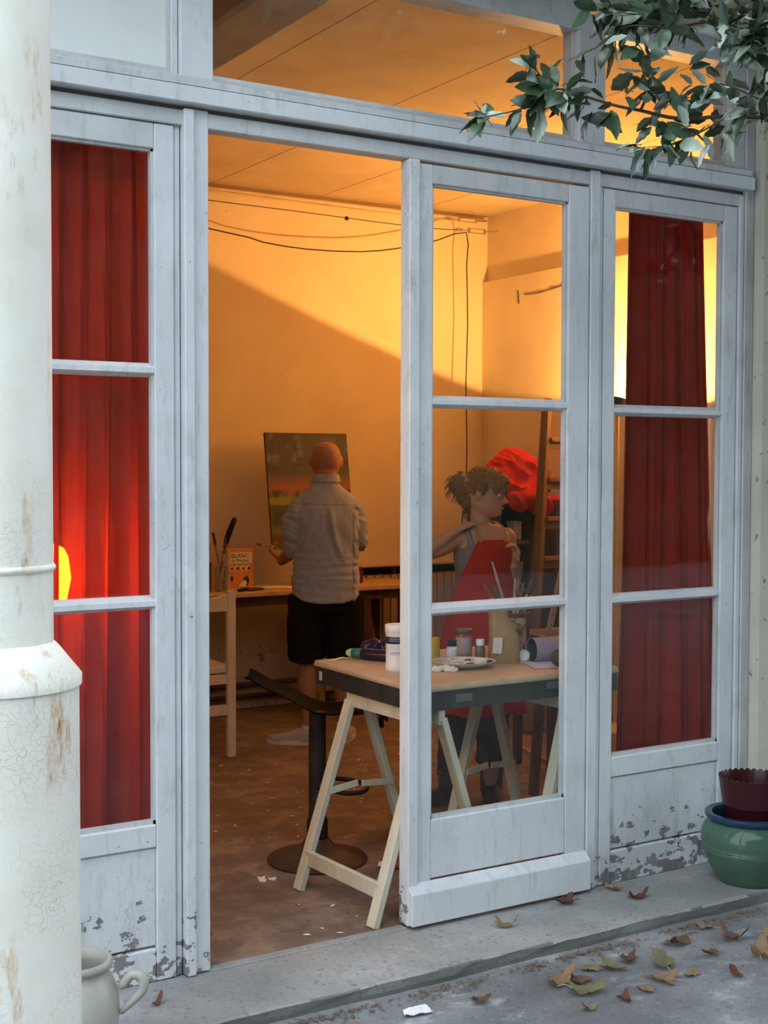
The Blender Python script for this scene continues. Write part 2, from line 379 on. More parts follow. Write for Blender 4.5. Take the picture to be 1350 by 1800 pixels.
def painting_mat():
    m, nt, b, L = base_mat('oil_painting_landscape')
    b.inputs['Roughness'].default_value = .55
    tc = nd(nt, 'ShaderNodeTexCoord'); g = tc.outputs['Generated']
    sep = nd(nt, 'ShaderNodeSeparateXYZ'); L(g, sep.inputs[0]); z = sep.outputs[2]
    def gn(sx, sz, sc, det=5):
        mp = nd(nt, 'ShaderNodeMapping'); mp.inputs['Scale'].default_value = (sx, .01, sz); L(g, mp.inputs[0])
        return noise_n(nt, mp.outputs[0], sc, det, .6)
    zz = math_n(nt, 'ADD', z, math_n(nt, 'MULTIPLY', math_n(nt, 'SUBTRACT', gn(1, 1, 4), .5), .06))
    c = ramp(nt, zz, [(0, (.10,.035,.02)), (.10, (.13,.045,.025)), (.13, (.16,.17,.03)), (.18, (.12,.13,.03)), (.22, (.06,.07,.025)), (.36, (.05,.06,.025)),
                      (.38, (.30,.30,.05)), (.44, (.26,.27,.05)), (.452, (.34,.13,.06)), (.52, (.45,.11,.06)), (.60, (.22,.085,.07)), (.66, (.085,.06,.055)), (1, (.07,.062,.058))])
    sky = math_n(nt, 'MULTIPLY', ramp(nt, gn(1.2, 1.6, 2.8, 6), [(.50, (0,0,0)), (.64, (1,1,1))]), ramp(nt, z, [(.66, (0,0,0)), (.78, (1,1,1))]))
    c = mixc(nt, math_n(nt, 'MULTIPLY', sky, .9), c, (.34,.31,.30))
    dk = math_n(nt, 'MULTIPLY', ramp(nt, gn(1, 1.4, 3.6, 5), [(.5, (0,0,0)), (.56, (1,1,1))]), ramp(nt, z, [(.62, (0,0,0)), (.70, (1,1,1))]))
    c = mixc(nt, math_n(nt, 'MULTIPLY', dk, .7), c, (.035,.03,.03))
    tree = math_n(nt, 'MULTIPLY', ramp(nt, gn(1, .55, 8, 3), [(.5, (0,0,0)), (.55, (1,1,1))]), ramp(nt, z, [(.17, (0,0,0)), (.2, (1,1,1)), (.34, (1,1,1)), (.38, (0,0,0))]))
    c = mixc(nt, tree, c, (.02,.035,.012))
    hill = math_n(nt, 'MULTIPLY', ramp(nt, gn(1, .4, 5, 4), [(.48, (0,0,0)), (.53, (1,1,1))]), ramp(nt, z, [(.43, (0,0,0)), (.445, (1,1,1)), (.49, (1,1,1)), (.51, (0,0,0))]))
    c = mixc(nt, hill, c, (.045,.045,.02))
    c = mixc(nt, 1.0, c, (.58,.64,.84), 'MULTIPLY')
    L(c, b.inputs['Base Color'])
    return m
M['painting'] = painting_mat()

# ---------------------------------------------------------------- mesh helpers
def ob(name, bm, m, parent=None, smooth=False, bevel=0, loc=None):
    bmesh.ops.recalc_face_normals(bm, faces=bm.faces)
    if bevel:
        bmesh.ops.bevel(bm, geom=[e for e in bm.edges if e.is_manifold and e.calc_face_angle(0) > .6], offset=bevel, segments=1, affect='EDGES', clamp_overlap=True)
    me = bpy.data.meshes.new(name); bm.to_mesh(me); bm.free()
    if isinstance(m, str): m = M[m]
    me.materials.append(m)
    if smooth:
        for p in me.polygons: p.use_smooth = True
        try: me.set_sharp_from_angle(angle=R(50))
        except Exception: pass
    o = bpy.data.objects.new(name, me); COL.objects.link(o)
    if parent: o.parent = parent
    if loc is not None: o.location = loc
    return o

def tag(o, label, cat, group=None, kind=None):
    if label: o['label'] = label
    if cat: o['category'] = cat
    if group: o['group'] = group
    if kind: o['kind'] = kind
    return o

def thing(name, label, cat, loc=(0,0,0), rz=0, group=None, kind=None):
    o = bpy.data.objects.new(name, None); COL.objects.link(o)
    o.empty_display_size = .05
    o.location = loc; o.rotation_euler = (0, 0, rz)
    return tag(o, label, cat, group, kind)

def box(bm, x0, x1, y0, y1, z0, z1, mtx=None):
    r = bmesh.ops.create_cube(bm, size=1)
    for v in r['verts']:
        v.co = Vector((x0 + (v.co.x+.5)*(x1-x0), y0 + (v.co.y+.5)*(y1-y0), z0 + (v.co.z+.5)*(z1-z0)))
        if mtx: v.co = mtx @ v.co
    return r['verts']

def B(x0, x1, y0, y1, z0, z1):
    bm = bmesh.new(); box(bm, x0, x1, y0, y1, z0, z1); return bm

def bar(bm, a, b, wx, wy, up=Vector((0,0,1))):
    """square-section bar from a to b"""
    a, b = Vector(a), Vector(b); d = (b-a).normalized()
    s = d.cross(up)
    if s.length < 1e-4: s = d.cross(Vector((0,1,0)))
    s.normalize(); t = s.cross(d)
    vs = []
    for p in (a, b):
        for i, j in ((-1,-1),(1,-1),(1,1),(-1,1)): vs.append(bm.verts.new(p + s*wx/2*i + t*wy/2*j))
    for f in ((0,3,2,1),(4,5,6,7),(0,1,5,4),(1,2,6,5),(2,3,7,6),(3,0,4,7)): bm.faces.new([vs[k] for k in f])

def BAR(a, b, wx, wy, up=Vector((0,0,1))):
    bm = bmesh.new(); bar(bm, a, b, wx, wy, up); return bm

def prism(bm, pts, axis_a, axis_b, off, h0, h1):
    """polygon pts in plane (a,b) pushed along the remaining axis"""
    c = 3 - axis_a - axis_b
    rows = []
    for h in (h0, h1):
        row = []
        for p in pts:
            v = [0,0,0]; v[axis_a] = p[0]; v[axis_b] = p[1]; v[c] = h
            row.append(bm.verts.new(v))
        rows.append(row)
    n = len(pts)
    bm.faces.new(rows[0]); bm.faces.new(rows[1][::-1])
    for i in range(n): bm.faces.new([rows[0][i], rows[0][(i+1)%n], rows[1][(i+1)%n], rows[1][i]])

def lathe(bm, prof, n=24, cen=(0,0,0), sx=1, sy=1, cap=True, wob=None):
    rings = []
    for (r, z) in prof:
        ring = []
        for i in range(n):
            a = 2*PI*i/n; rr = r * (wob(a, z) if wob else 1)
            ring.append(bm.verts.new((cen[0] + math.cos(a)*rr*sx, cen[1] + math.sin(a)*rr*sy, cen[2] + z)))
        rings.append(ring)
    for q in range(len(rings)-1):
        for i in range(n): bm.faces.new([rings[q][i], rings[q][(i+1)%n], rings[q+1][(i+1)%n], rings[q+1][i]])
    if cap:
        bm.faces.new(rings[0][::-1]); bm.faces.new(rings[-1])
    return rings

def LATHE(prof, n=24, cen=(0,0,0), **k):
    bm = bmesh.new(); lathe(bm, prof, n, cen, **k); return bm

def catmull(P, sub):
    P = [Vector(p) for p in P]; out = []
    n = len(P)
    for i in range(n-1):
        p0, p1, p2, p3 = P[max(i-1,0)], P[i], P[i+1], P[min(i+2,n-1)]
        for s in range(sub):
            t = s/sub
            out.append(.5*((2*p1) + (p2-p0)*t + (2*p0-5*p1+4*p2-p3)*t*t + (3*p1-p0-3*p2+p3)*t**3))
    out.append(P[-1]); return out

def limb(bm, pts, rads, n=10, sub=3, cap_round=True):
    """tapering tube through joints; ends rounded"""
    V4 = catmull(pts, sub)
    rr = [x.x for x in catmull([Vector((r,0,0)) for r in rads], sub)]
    N = len(V4)
    prev = None; rings = []
    def ringat(c, d, r):
        nonlocal prev
        if prev is None:
            prev = d.cross(Vector((0,0,1)))
            if prev.length < 1e-3: prev = d.cross(Vector((0,1,0)))
        s = prev - d*prev.dot(d); s.normalize(); prev = s
        t = d.cross(s)
        return [bm.verts.new(c + (s*math.cos(2*PI*i/n) + t*math.sin(2*PI*i/n))*r) for i in range(n)]
    for i in range(N):
        d = (V4[min(i+1,N-1)] - V4[max(i-1,0)]).normalized()
        if i == 0 and cap_round: rings.append(ringat(V4[0]-d*rr[0]*.7, d, rr[0]*.6))
        rings.append(ringat(V4[i], d, rr[i]))
        if i == N-1 and cap_round: rings.append(ringat(V4[i]+d*rr[i]*.7, d, rr[i]*.6))
    for q in range(len(rings)-1):
        for i in range(n): bm.faces.new([rings[q][i], rings[q][(i+1)%n], rings[q+1][(i+1)%n], rings[q+1][i]])
    bm.faces.new(rings[0][::-1]); bm.faces.new(rings[-1])

def TUBE(pts, r, n=8, sub=4, cap_round=False):
    bm = bmesh.new(); limb(bm, pts, [r]*len(pts) if isinstance(r, (int, float)) else r, n, sub, cap_round); return bm

def trunk(bm, secs, n=20, sub=3, rot=0.0):
    """stack of horizontal superellipse sections (z, cx, cy, rx, ry)"""
    S = [(Vector((s[0], s[1], s[2])), Vector((s[3], s[4], s[5] if len(s) > 5 else 0))) for s in secs]
    A = catmull([s[0] for s in S], sub); Bv = catmull([s[1] for s in S], sub)
    rings = []
    for a, b in zip(A, Bv):
        z, cx, cy = a; ring = []
        for i in range(n):
            t = 2*PI*i/n
            c, s = math.cos(t), math.sin(t); e = .85
            x = b.x*math.copysign(abs(c)**e, c); y = b.y*math.copysign(abs(s)**e, s)
            X = cx + x*math.cos(rot) - y*math.sin(rot); Y = cy + x*math.sin(rot) + y*math.cos(rot)
            ring.append(bm.verts.new((X, Y, z + b.z*y/max(b.y, .01))))
        rings.append(ring)
    for q in range(len(rings)-1):
        for i in range(n): bm.faces.new([rings[q][i], rings[q][(i+1)%n], rings[q+1][(i+1)%n], rings[q+1][i]])
    bm.faces.new(rings[0][::-1]); bm.faces.new(rings[-1])

def ball(bm, c, rx, ry=None, rz=None, n=12):
    r = bmesh.ops.create_uvsphere(bm, u_segments=n, v_segments=max(6, n*2//3), radius=1)
    for v in r['verts']: v.co = Vector((c[0]+v.co.x*rx, c[1]+v.co.y*(ry or rx), c[2]+v.co.z*(rz or rx)))
    return r['verts']

def BALL(c, rx, ry=None, rz=None, n=12):
    bm = bmesh.new(); ball(bm, c, rx, ry, rz, n); return bm

def fuse(name, bm, voxel, m, parent, smooth_it=4, deform=None):
    """union of overlapping closed shells into one continuous skin"""
    bmesh.ops.recalc_face_normals(bm, faces=bm.faces)
    me = bpy.data.meshes.new('tmp'); bm.to_mesh(me); bm.free()
    o = bpy.data.objects.new('tmp', me); COL.objects.link(o)
    r = o.modifiers.new('r', 'REMESH'); r.mode = 'VOXEL'; r.voxel_size = voxel
    s = o.modifiers.new('s', 'SMOOTH'); s.factor = .5; s.iterations = smooth_it
    dg = bpy.context.evaluated_depsgraph_get()
    me2 = bpy.data.meshes.new_from_object(o.evaluated_get(dg))
    bpy.data.objects.remove(o); bpy.data.meshes.remove(me)
    me2.name = name; me2.materials.clear(); me2.materials.append(M[m])
    if deform:
        nn = [v.normal.copy() for v in me2.vertices]
        for v, k in zip(me2.vertices, nn): v.co = deform(v.co.copy(), k)
    for p in me2.polygons: p.use_smooth = True
    q = bpy.data.objects.new(name, me2); COL.objects.link(q); q.parent = parent
    return q

def wrinkle(amp, scale, stretch=(1,1,1), seed=0, ridge=True):
    def f(co, n):
        p = Vector((co.x*stretch[0], co.y*stretch[1], co.z*stretch[2]))*scale + Vector((seed*7.3, seed*3.1, seed))
        h = noise.noise(p)
        if ridge: h = 1 - 2*abs(h)
        return co + n*(h*amp)
    return f

def text_mesh(name, s, size, m, parent, mtx, ext=.0006):
    cu = bpy.data.curves.new(name, 'FONT'); cu.body = s; cu.size = size; cu.extrude = ext; cu.align_x = 'CENTER'; cu.align_y = 'CENTER'
    cu.resolution_u = 2
    o = bpy.data.objects.new('tmp', cu); COL.objects.link(o)
    dg = bpy.context.evaluated_depsgraph_get()
    me = bpy.data.meshes.new_from_object(o.evaluated_get(dg)); bpy.data.objects.remove(o)
    me.transform(mtx); me.materials.clear(); me.materials.append(M[m])
    q = bpy.data.objects.new(name, me); COL.objects.link(q); q.parent = parent; return q

def copy_tree(o, parent=None):
    c = o.copy(); COL.objects.link(c)
    if parent: c.parent = parent
    for ch in list(o.children): copy_tree(ch, c)
    return c

# ================================================================ THE SETTING
def struct(name, bm, m, label, cat, parent=None, **k):
    return tag(ob(name, bm, m, parent, **k), label, cat, kind='structure')

# ground, step, floor
bm = bmesh.new()
nx, ny = 90, 40
gv = [[bm.verts.new((-3 + 11*i/nx, -4.6 + 4.45*(j/ny), -.046 + .006*noise.noise(Vector((i*.4, j*.4, 0))))) for j in range(ny+1)] for i in range(nx+1)]
for i in range(nx):
    for j in range(ny): bm.faces.new((gv[i][j], gv[i+1][j], gv[i+1][j+1], gv[i][j+1]))
box(bm, -14, 18, -14, .2, -.20, -.075)
struct('ground', bm, 'ground', 'blotchy grey courtyard asphalt in front of the step', 'ground')

bm = bmesh.new()
nx = 160
prof = [(-.343, -.08), (-.350, -.03), (-.349, -.009), (-.343, -.004), (-.20, -.003), (.05, -.003), (.05, -.08)]
rows = []
for i in range(nx+1):
    x = -2 + 9.0*i/nx; row = []
    for k, (y, z) in enumerate(prof):
        j = noise.noise(Vector((x*5, k*3.1, 0)))*.009 + noise.noise(Vector((x*21, k*5.7, 2)))*.004 if k < 4 else 0
        row.append(bm.verts.new((x, y + j, z + (j*.4 if 0 < k < 4 else 0))))
    rows.append(row)
for i in range(nx):
    for k in range(len(prof)-1): bm.faces.new((rows[i][k], rows[i+1][k], rows[i+1][k+1], rows[i][k+1]))
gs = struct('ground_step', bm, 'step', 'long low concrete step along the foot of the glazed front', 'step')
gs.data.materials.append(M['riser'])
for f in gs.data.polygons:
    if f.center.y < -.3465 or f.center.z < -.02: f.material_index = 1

struct('floor', B(-.6, 5.6, .03, 4.0, -.12, 0), 'floor', 'dusty brown concrete studio floor with paint scraps', 'floor')
struct('trim_1', B(1.66, 2.38, -.006, .032, -.01, .003), 'step', 'worn threshold strip across the open doorway', 'threshold', bevel=.003)

# room shell
struct('wall_back', B(-.7, 5.7, 3.9, 4.05, -.1, 3.4), 'plaster_back', 'cream back wall of the studio with paint splashes low down', 'wall')
struct('wall_left', B(-.72, -.6, .0, 4.0, -.1, 3.4), 'plaster', 'cream left side wall of the studio', 'wall')
wr = struct('wall_right', B(5.54, 5.66, .0, 4.0, -.1, 3.4), 'plaster', 'cream right side wall of the studio with a cracked ledge', 'wall')
bm = B(5.50, 5.545, .2, 3.9, 0, 2.82)
ob('ledge', bm, 'plaster', wr)
bm = bmesh.new()
rr = random.Random(3)
pts = [(5.499, y, 2.70 + .012*math.sin(y*9) - (3.9-y)*.012) for y in [3.42 - .04*i for i in range(22)]]
for i, (a, b) in enumerate(zip(pts, pts[1:])):
    bar(bm, a, b, .004, .006 + .010*rr.random(), Vector((1,0,0)))
bar(bm, (5.499, 3.49, 2.72), (5.499, 3.48, 2.63), .004, .008, Vector((1,0,0)))
ob('crack', bm, 'wire', wr, smooth=False)
ce = struct('ceiling', B(-.7, 5.7, .1, 4.0, 3.30, 3.42), 'ceil', 'warm boarded studio ceiling with open joints', 'ceiling')
x = -.6; i = 0
while x < 5.5:
    wd = .40 + .05*math.sin(i*2.3)
    ob('plank', B(x, min(x+wd-.0022, 5.54), .12, 3.9, 3.28 + .0015*(i % 2), 3.302), 'ceil', ce)
    x += wd; i += 1
ob('plank', B(1.92, 2.15, .12, 3.9, 3.05, 3.285), 'beam', ce, bevel=.015)['label'] = 'dark plastered beam across the ceiling'

# outside walls
struct('wall_front', B(3.985, 7.5, -.045, .16, -.1, 4.2), 'render', 'stained beige rendered wall right of the windows', 'wall', bevel=.012)
struct('wall_front_left', B(-4, .72, -.03, .16, -.1, 4.2), 'render', 'beige rendered wall left of the glazed front', 'wall')
struct('wall_front_top', B(.72, 3.985, .0, .12, 3.19, 4.2), 'render', 'beige rendered wall above the transom', 'wall')
struct('roof_eave', B(-4, 7.5, -.42, .0, 3.36, 3.44), 'beam', 'dark underside of the eave above the transom', 'eave')
# far side of the courtyard: hedge added to darken reflections in the glass
struct('wall_added_hedge', B(-14, 16, -12.4, -12, -.1, 7.5), 'hedge', 'tall green hedge added out of view across the courtyard to darken reflections', 'hedge')

# ---- glazed timber front
def muntin(z, x0, x1, y0):
    bm = bmesh.new()
    prism(bm, [(y0+.002, z-.009), (y0+.002, z+.006), (y0+.012, z+.012), (y0+.03, z+.021), (y0+.044, z+.021), (y0+.044, z-.021), (y0+.03, z-.021), (y0+.014, z-.015)], 1, 2, 0, x0, x1)
    return bm

def leaf(name, label, cat, x0, x1, g0, g1, y, z0, zt, gz0, gz1, muns, low):
    t = thing(name, label, cat, kind='structure')
    ob('stile', B(x0, g0, y, y+.044, z0, zt), 'paint_low', t, bevel=.003)
    ob('stile', B(g1, x1, y, y+.044, z0, zt), 'paint_low', t, bevel=.003)
    ob('top_rail', B(g0, g1, y+.001, y+.044, gz1, zt), 'paint_dirty', t, bevel=.003)
    for z in muns: ob('muntin', muntin(z, g0-.004, g1+.004, y), 'paint_bar', t)
    ob('bottom_rail', B(g0, g1, y+.001, y+.044, low[0], gz0), 'paint_low', t, bevel=.004)
    # putty fillets round the glass
    bm = bmesh.new()
    for (a, b, c, d) in ((g0, g0+.008, gz0, gz1), (g1-.008, g1, gz0, gz1), (g0, g1, gz1-.007, gz1), (g0, g1, gz0, gz0+.012)):
        box(bm, a, b, y+.010, y+.030, c, d)
    ob('putty', bm, 'paint_dirty', t)
    zz = [gz0] + list(muns) + [gz1]
    for a, b in zip(zz, zz[1:]):
        ob('glass_pane', B(g0-.002, g1+.002, y+.030, y+.033, a+.004, b-.004), 'glass', t)
    return t

w1 = leaf('window_1', 'tall white glazed panel with red curtain behind, left of the doorway', 'window', .74, 1.556, .82, 1.494, .006, 0.0, 2.555, .475, 2.48, (1.14, 1.832), (.405, 0))
ob('panel', B(.82, 1.494, .016, .046, .105, .402), 'paint_panel', w1, bevel=.003)
ob('base_board', B(.82, 1.494, .009, .046, -.004, .098), 'paint_panel', w1, bevel=.004)
w2 = leaf('window_2', 'tall white glazed panel with red curtain behind, right of the door', 'window', 3.226, 3.905, 3.281, 3.833, .006, 0.0, 2.555, .470, 2.492, (1.055, 1.755), (.395, 0))
ob('panel', B(3.281, 3.833, .016, .046, .125, .391), 'paint_panel', w2, bevel=.003)
ob('base_board', B(3.281, 3.833, .009, .046, -.004, .119), 'paint_panel', w2, bevel=.004)
d1 = leaf('door_1', 'closed right leaf of the white glazed double door', 'door', 2.414, 3.152, 2.476, 3.058, .0, .008, 2.548, .352, 2.486, (1.062, 1.765), (.15, 0))
ob('meeting_strip', B(2.376, 2.416, -.014, .044, .008, 2.556), 'paint_low', d1, bevel=.003)
bm = bmesh.new()
prism(bm, [(-.001, .148), (-.008, .148), (-.038, .118), (-.038, .012), (-.001, .012)], 1, 2, 0, 2.378, 3.15)
ob('weather_board', bm, 'paint', d1, bevel=.002)

# posts, stops and lintel of the frame
def trim(n, bm, m, label, cat='trim', bevel=.003): return struct('trim_%d' % n, bm, m, label, cat, bevel=bevel)
trim(2, B(1.614, 1.664, -.002, .10, 0.0, 2.61), 'paint_low', 'white door post on the left of the open doorway', 'post')
trim(3, B(1.581, 1.613, -.016, .06, 0.0, 2.606), 'paint_panel', 'narrow split batten beside the left door post', 'batten')
trim(4, B(1.559, 1.578, .014, .06, 0.0, 2.56), 'paint_low', 'thin strip between left window and batten', 'batten')
trim(5, B(3.156, 3.200, -.004, .10, 0.0, 2.61), 'paint_low', 'white post between the door and the right window', 'post')
trim(6, B(3.203, 3.223, .008, .06, 0.0, 2.6), 'paint_low', 'thin strip left of the right window', 'batten')
trim(7, B(3.908, 3.932, -.002, .06, 0.0, 2.6), 'paint_low', 'thin strip right of the right window', 'batten')
trim(8, B(3.935, 3.983, -.006, .10, 0.0, 3.19), 'paint_dirty', 'white outer frame post against the beige wall', 'post')
trim(9, B(.74, 3.93, .0, .06, 2.558, 2.604), 'paint_dirty', 'narrow head strip above the door and windows', 'rail')
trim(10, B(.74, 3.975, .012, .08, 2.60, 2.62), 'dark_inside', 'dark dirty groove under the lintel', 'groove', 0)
trim(11, B(.74, 3.955, -.036, .10, 2.618, 2.668), 'paint', 'broad white lintel board over the door', 'lintel')
bm = bmesh.new()
N = 120
rows = []
for i in range(N+1):
    x = .74 + 3.2*i/N; row = []
    for k, (y, z) in enumerate([(-.034, 2.670), (-.034, 2.690), (.022, 2.716), (.10, 2.718), (.10, 2.670)]):
        jz = .0035*noise.noise(Vector((x*9, k*4.0, 0))) if k in (1, 2) else 0
        row.append(bm.verts.new((x, y + jz, z + jz)))
    rows.append(row)
for i in range(N):
    for k in range(5): bm.faces.new((rows[i][k], rows[i+1][k], rows[i+1][(k+1) % 5], rows[i][(k+1) % 5]))
bm.faces.new(rows[0]); bm.faces.new(rows[-1][::-1])
struct('trim_12', bm, 'paint_dirty', 'sloping cracked sill under the transom panes', 'sill')
trim(13, B(1.572, 1.678, -.008, .09, 2.70, 3.19), 'paint', 'left white transom post above the door frame', 'post')
trim(14, B(1.550, 1.571, .008, .09, 2.70, 3.12), 'paint', 'thin stop left of the transom post', 'batten')
trim(15, B(3.095, 3.219, -.004, .09, 2.70, 3.12), 'paint_dirty', 'right white transom post behind the leaves', 'post')
trim(16, B(1.678, 3.935, -.006, .09, 3.095, 3.20), 'paint_dirty', 'weathered head rail above the transom panes', 'rail')
trim(17, B(3.848, 3.935, .0, .09, 2.70, 3.12), 'paint_dirty', 'frame end at the right of the transom', 'post')
trim(18, B(.74, 1.58, .0, .09, 3.12, 3.20), 'paint', 'head rail above the whitewashed transom pane', 'rail')
def transom(n, x0, x1, m, label):
    t = thing('window_%d' % n, label, 'window', kind='structure')
    ob('pane', B(x0, x1, .034, .040, 2.714, 3.125), m, t)
    bm = bmesh.new(); box(bm, x0, x1, .022, .034, 2.714, 2.726); box(bm, x1-.008, x1, .02, .034, 2.714, 3.12)
    ob('putty', bm, 'paint_dirty', t)
transom(3, .74, 1.552, 'opaque', 'whitewashed transom pane above the left window')
transom(4, 1.676, 3.097, 'glass', 'wide clear transom pane above the doorway')
transom(5, 3.217, 3.85, 'glass', 'small clear transom pane behind the leaves')

# ================================================================ OUTSIDE THINGS
c = thing('painted_column', 'white crackled iron column with rust streaks at the left edge', 'column', (.605, -1.505, -.046))
ob('shaft', LATHE([(.092, 1.28), (.094, 3.0), (.094, 4.6)], 40), 'column', c, smooth=True)
rg = [(.134, 0), (.134, .6), (.1335, 1.236)]
ob('lower_sleeve', LATHE(rg, 48), 'column', c, smooth=True)
ob('collar', LATHE([(.130, 1.232), (.1375, 1.236), (.1375, 1.252), (.100, 1.300), (.094, 1.306), (.09, 1.31)], 48, wob=lambda a, z: 1 + .012*noise.noise(Vector((math.cos(a)*3, math.sin(a)*3, z*9)))), 'column', c, smooth=True)
ob('joint_ring', LATHE([(.0935, 1.425), (.0965, 1.429), (.0965, 1.433), (.0935, 1.437)], 40, wob=lambda a, z: 1 + .01*noise.noise(Vector((math.cos(a)*4, math.sin(a)*4, 0)))), 'column', c, smooth=True)

# stoneware jug
j = thing('stoneware_jug', 'grey stoneware jug with one loop handle, behind the column foot', 'jug', (1.075, -.50, -.046))
ob('body', LATHE([(.0, .012), (.072, .0), (.080, .02), (.096, .12), (.106, .22), (.103, .275), (.088, .312), (.079, .328), (.080, .335), (.088, .342), (.090, .352), (.086, .360), (.076, .358), (.070, .345), (.069, .33), (.090, .27), (.09, .15), (.0, .10)], 40, cap=False), 'stoneware', j, smooth=True)
ob('handle', TUBE([(.098, -.058, .292), (.118, -.070, .318), (.140, -.084, .312), (.142, -.086, .282), (.120, -.072, .252), (.096, -.057, .225)], [.012, .012, .013, .012, .010, .008], 10, 5, True), 'stoneware', j, smooth=True)
bm = bmesh.new()
for k in range(6): ball(bm, (.0 + .02*math.sin(k*2), .03*math.cos(k*1.7), .11), .02, .02, .006, 8)
ob('soil', bm, 'dark_inside', j)

# green pot and maroon pot
p = thing('green_planter', 'squat green glazed planter with blue rim on the step', 'planter', (3.765, -.222, -.003))
ob('body', LATHE([(.0, .006), (.112, .0), (.120, .008), (.150, .06), (.172, .115), (.1745, .128), (.1725, .131), (.1765, .134), (.1745, .137), (.178, .15), (.178, .175), (.170, .205), (.155, .225), (.145, .233)], 48, cap=False), 'green_glaze', p, smooth=True)
ob('rim', LATHE([(.147, .228), (.160, .236), (.166, .246), (.164, .256), (.150, .260), (.138, .254), (.135, .24), (.150, .20), (.158, .16), (.10, .03), (.0, .03)], 48, cap=False), 'blue_glaze', p, smooth=True)
bm = bmesh.new(); bmesh.ops.create_circle(bm, cap_ends=True, segments=7, radius=.02)
for v in bm.verts: v.co = Matrix.Translation((-.145, -.094, .185)) @ Matrix.Rotation(R(215), 4, 'Z') @ Matrix.Rotation(R(75), 4, 'Y') @ v.co
bmesh.ops.solidify(bm, geom=bm.faces[:], thickness=.002)
ob('chip_mark', bm, 'dry_tan', p)['label'] = 'brown leaf scrap stuck to the glaze'
q = thing('scalloped_pot', 'dark maroon plastic pot with scalloped rim, sitting inside green planter', 'pot', (3.775, -.222, .02))
def sc_w(a, z): return 1 + (.012*abs(math.sin(a*16)) if z > .05 else 0)
bm = bmesh.new()
rgs = lathe(bm, [(.0, .175), (.09, .17), (.094, .18), (.104, .25), (.107, .252), (.108, .262), (.118, .335), (.122, .352), (.118, .352), (.112, .33), (.10, .25), (.088, .19), (.0, .185)], 96, cap=False, wob=sc_w)
for k in (7, 8):
    for i, v in enumerate(rgs[k]): v.co.z += .009*abs(math.sin(2*PI*i/96*16))
ob('body', bm, 'maroon_plastic', q, smooth=True)
q.location.z = .03

# fallen leaves --------------------------------------------------------------
def dead_leaf(loc, size, kind, seed, label, curl=.5, lobes=5, rot=None, group=None):
    rg = random.Random(seed)
    bm = bmesh.new()
    n = 40
    def rad(a):
        b = (a + PI) % (2*PI) - PI
        if lobes == 1: return .5*(.55 + .45*abs(math.cos(b)))
        return .28 + .24*max(0, math.cos(b*lobes/2.0*1.0))**1.5*(1 - .25*abs(b)/PI) + .03*math.cos(b*17+seed)
    tw = rg.uniform(0, PI); c1 = curl*rg.uniform(.8, 1.4); c2 = curl*rg.uniform(-.5, .9)
    def z(x, y):
        u = x*math.cos(tw) + y*math.sin(tw); v = -x*math.sin(tw) + y*math.cos(tw)
        return c1*u*u*1.9 + c2*v*v*1.1 + .10*noise.noise(Vector((x*4, y*4, seed))) + .05*noise.noise(Vector((x*9, y*9, seed)))
    rings = [[bm.verts.new((0, 0, 0))]]
    for f in (.25, .5, .75, 1.0):
        rings.append([bm.verts.new((rad(2*PI*i/n)*f*math.cos(2*PI*i/n)*1.1, rad(2*PI*i/n)*f*math.sin(2*PI*i/n), 0)) for i in range(n)])
    for i in range(n): bm.faces.new((rings[0][0], rings[1][i], rings[1][(i+1) % n]))
    for k in range(1, 4):
        for i in range(n): bm.faces.new((rings[k][i], rings[k+1][i], rings[k+1][(i+1) % n], rings[k][(i+1) % n]))
    for v in bm.verts: v.co.z = z(v.co.x, v.co.y)
    bmesh.ops.solidify(bm, geom=bm.faces[:], thickness=.008)
    mz = min(v.co.z for v in bm.verts)
    for v in bm.verts: v.co = Vector((v.co.x, v.co.y, v.co.z - mz))*size
    stem0 = Vector((-.26*size, 0, (z(-.24, 0)-mz)*size))
    root = thing('fallen_leaf', label, 'leaf', loc, rg.uniform(0, 2*PI) if rot is None else rot, group)
    o = ob('blade', bm, kind, root, smooth=True)
    ob('stalk', TUBE([stem0, stem0 + Vector((-.2, .04, .05))*size, stem0 + Vector((-.42, .02, max(.01, .12 - stem0.z/size)))*size], .012*size, 5, 3), kind, root)
    return root
G = -.042; S_ = -.002
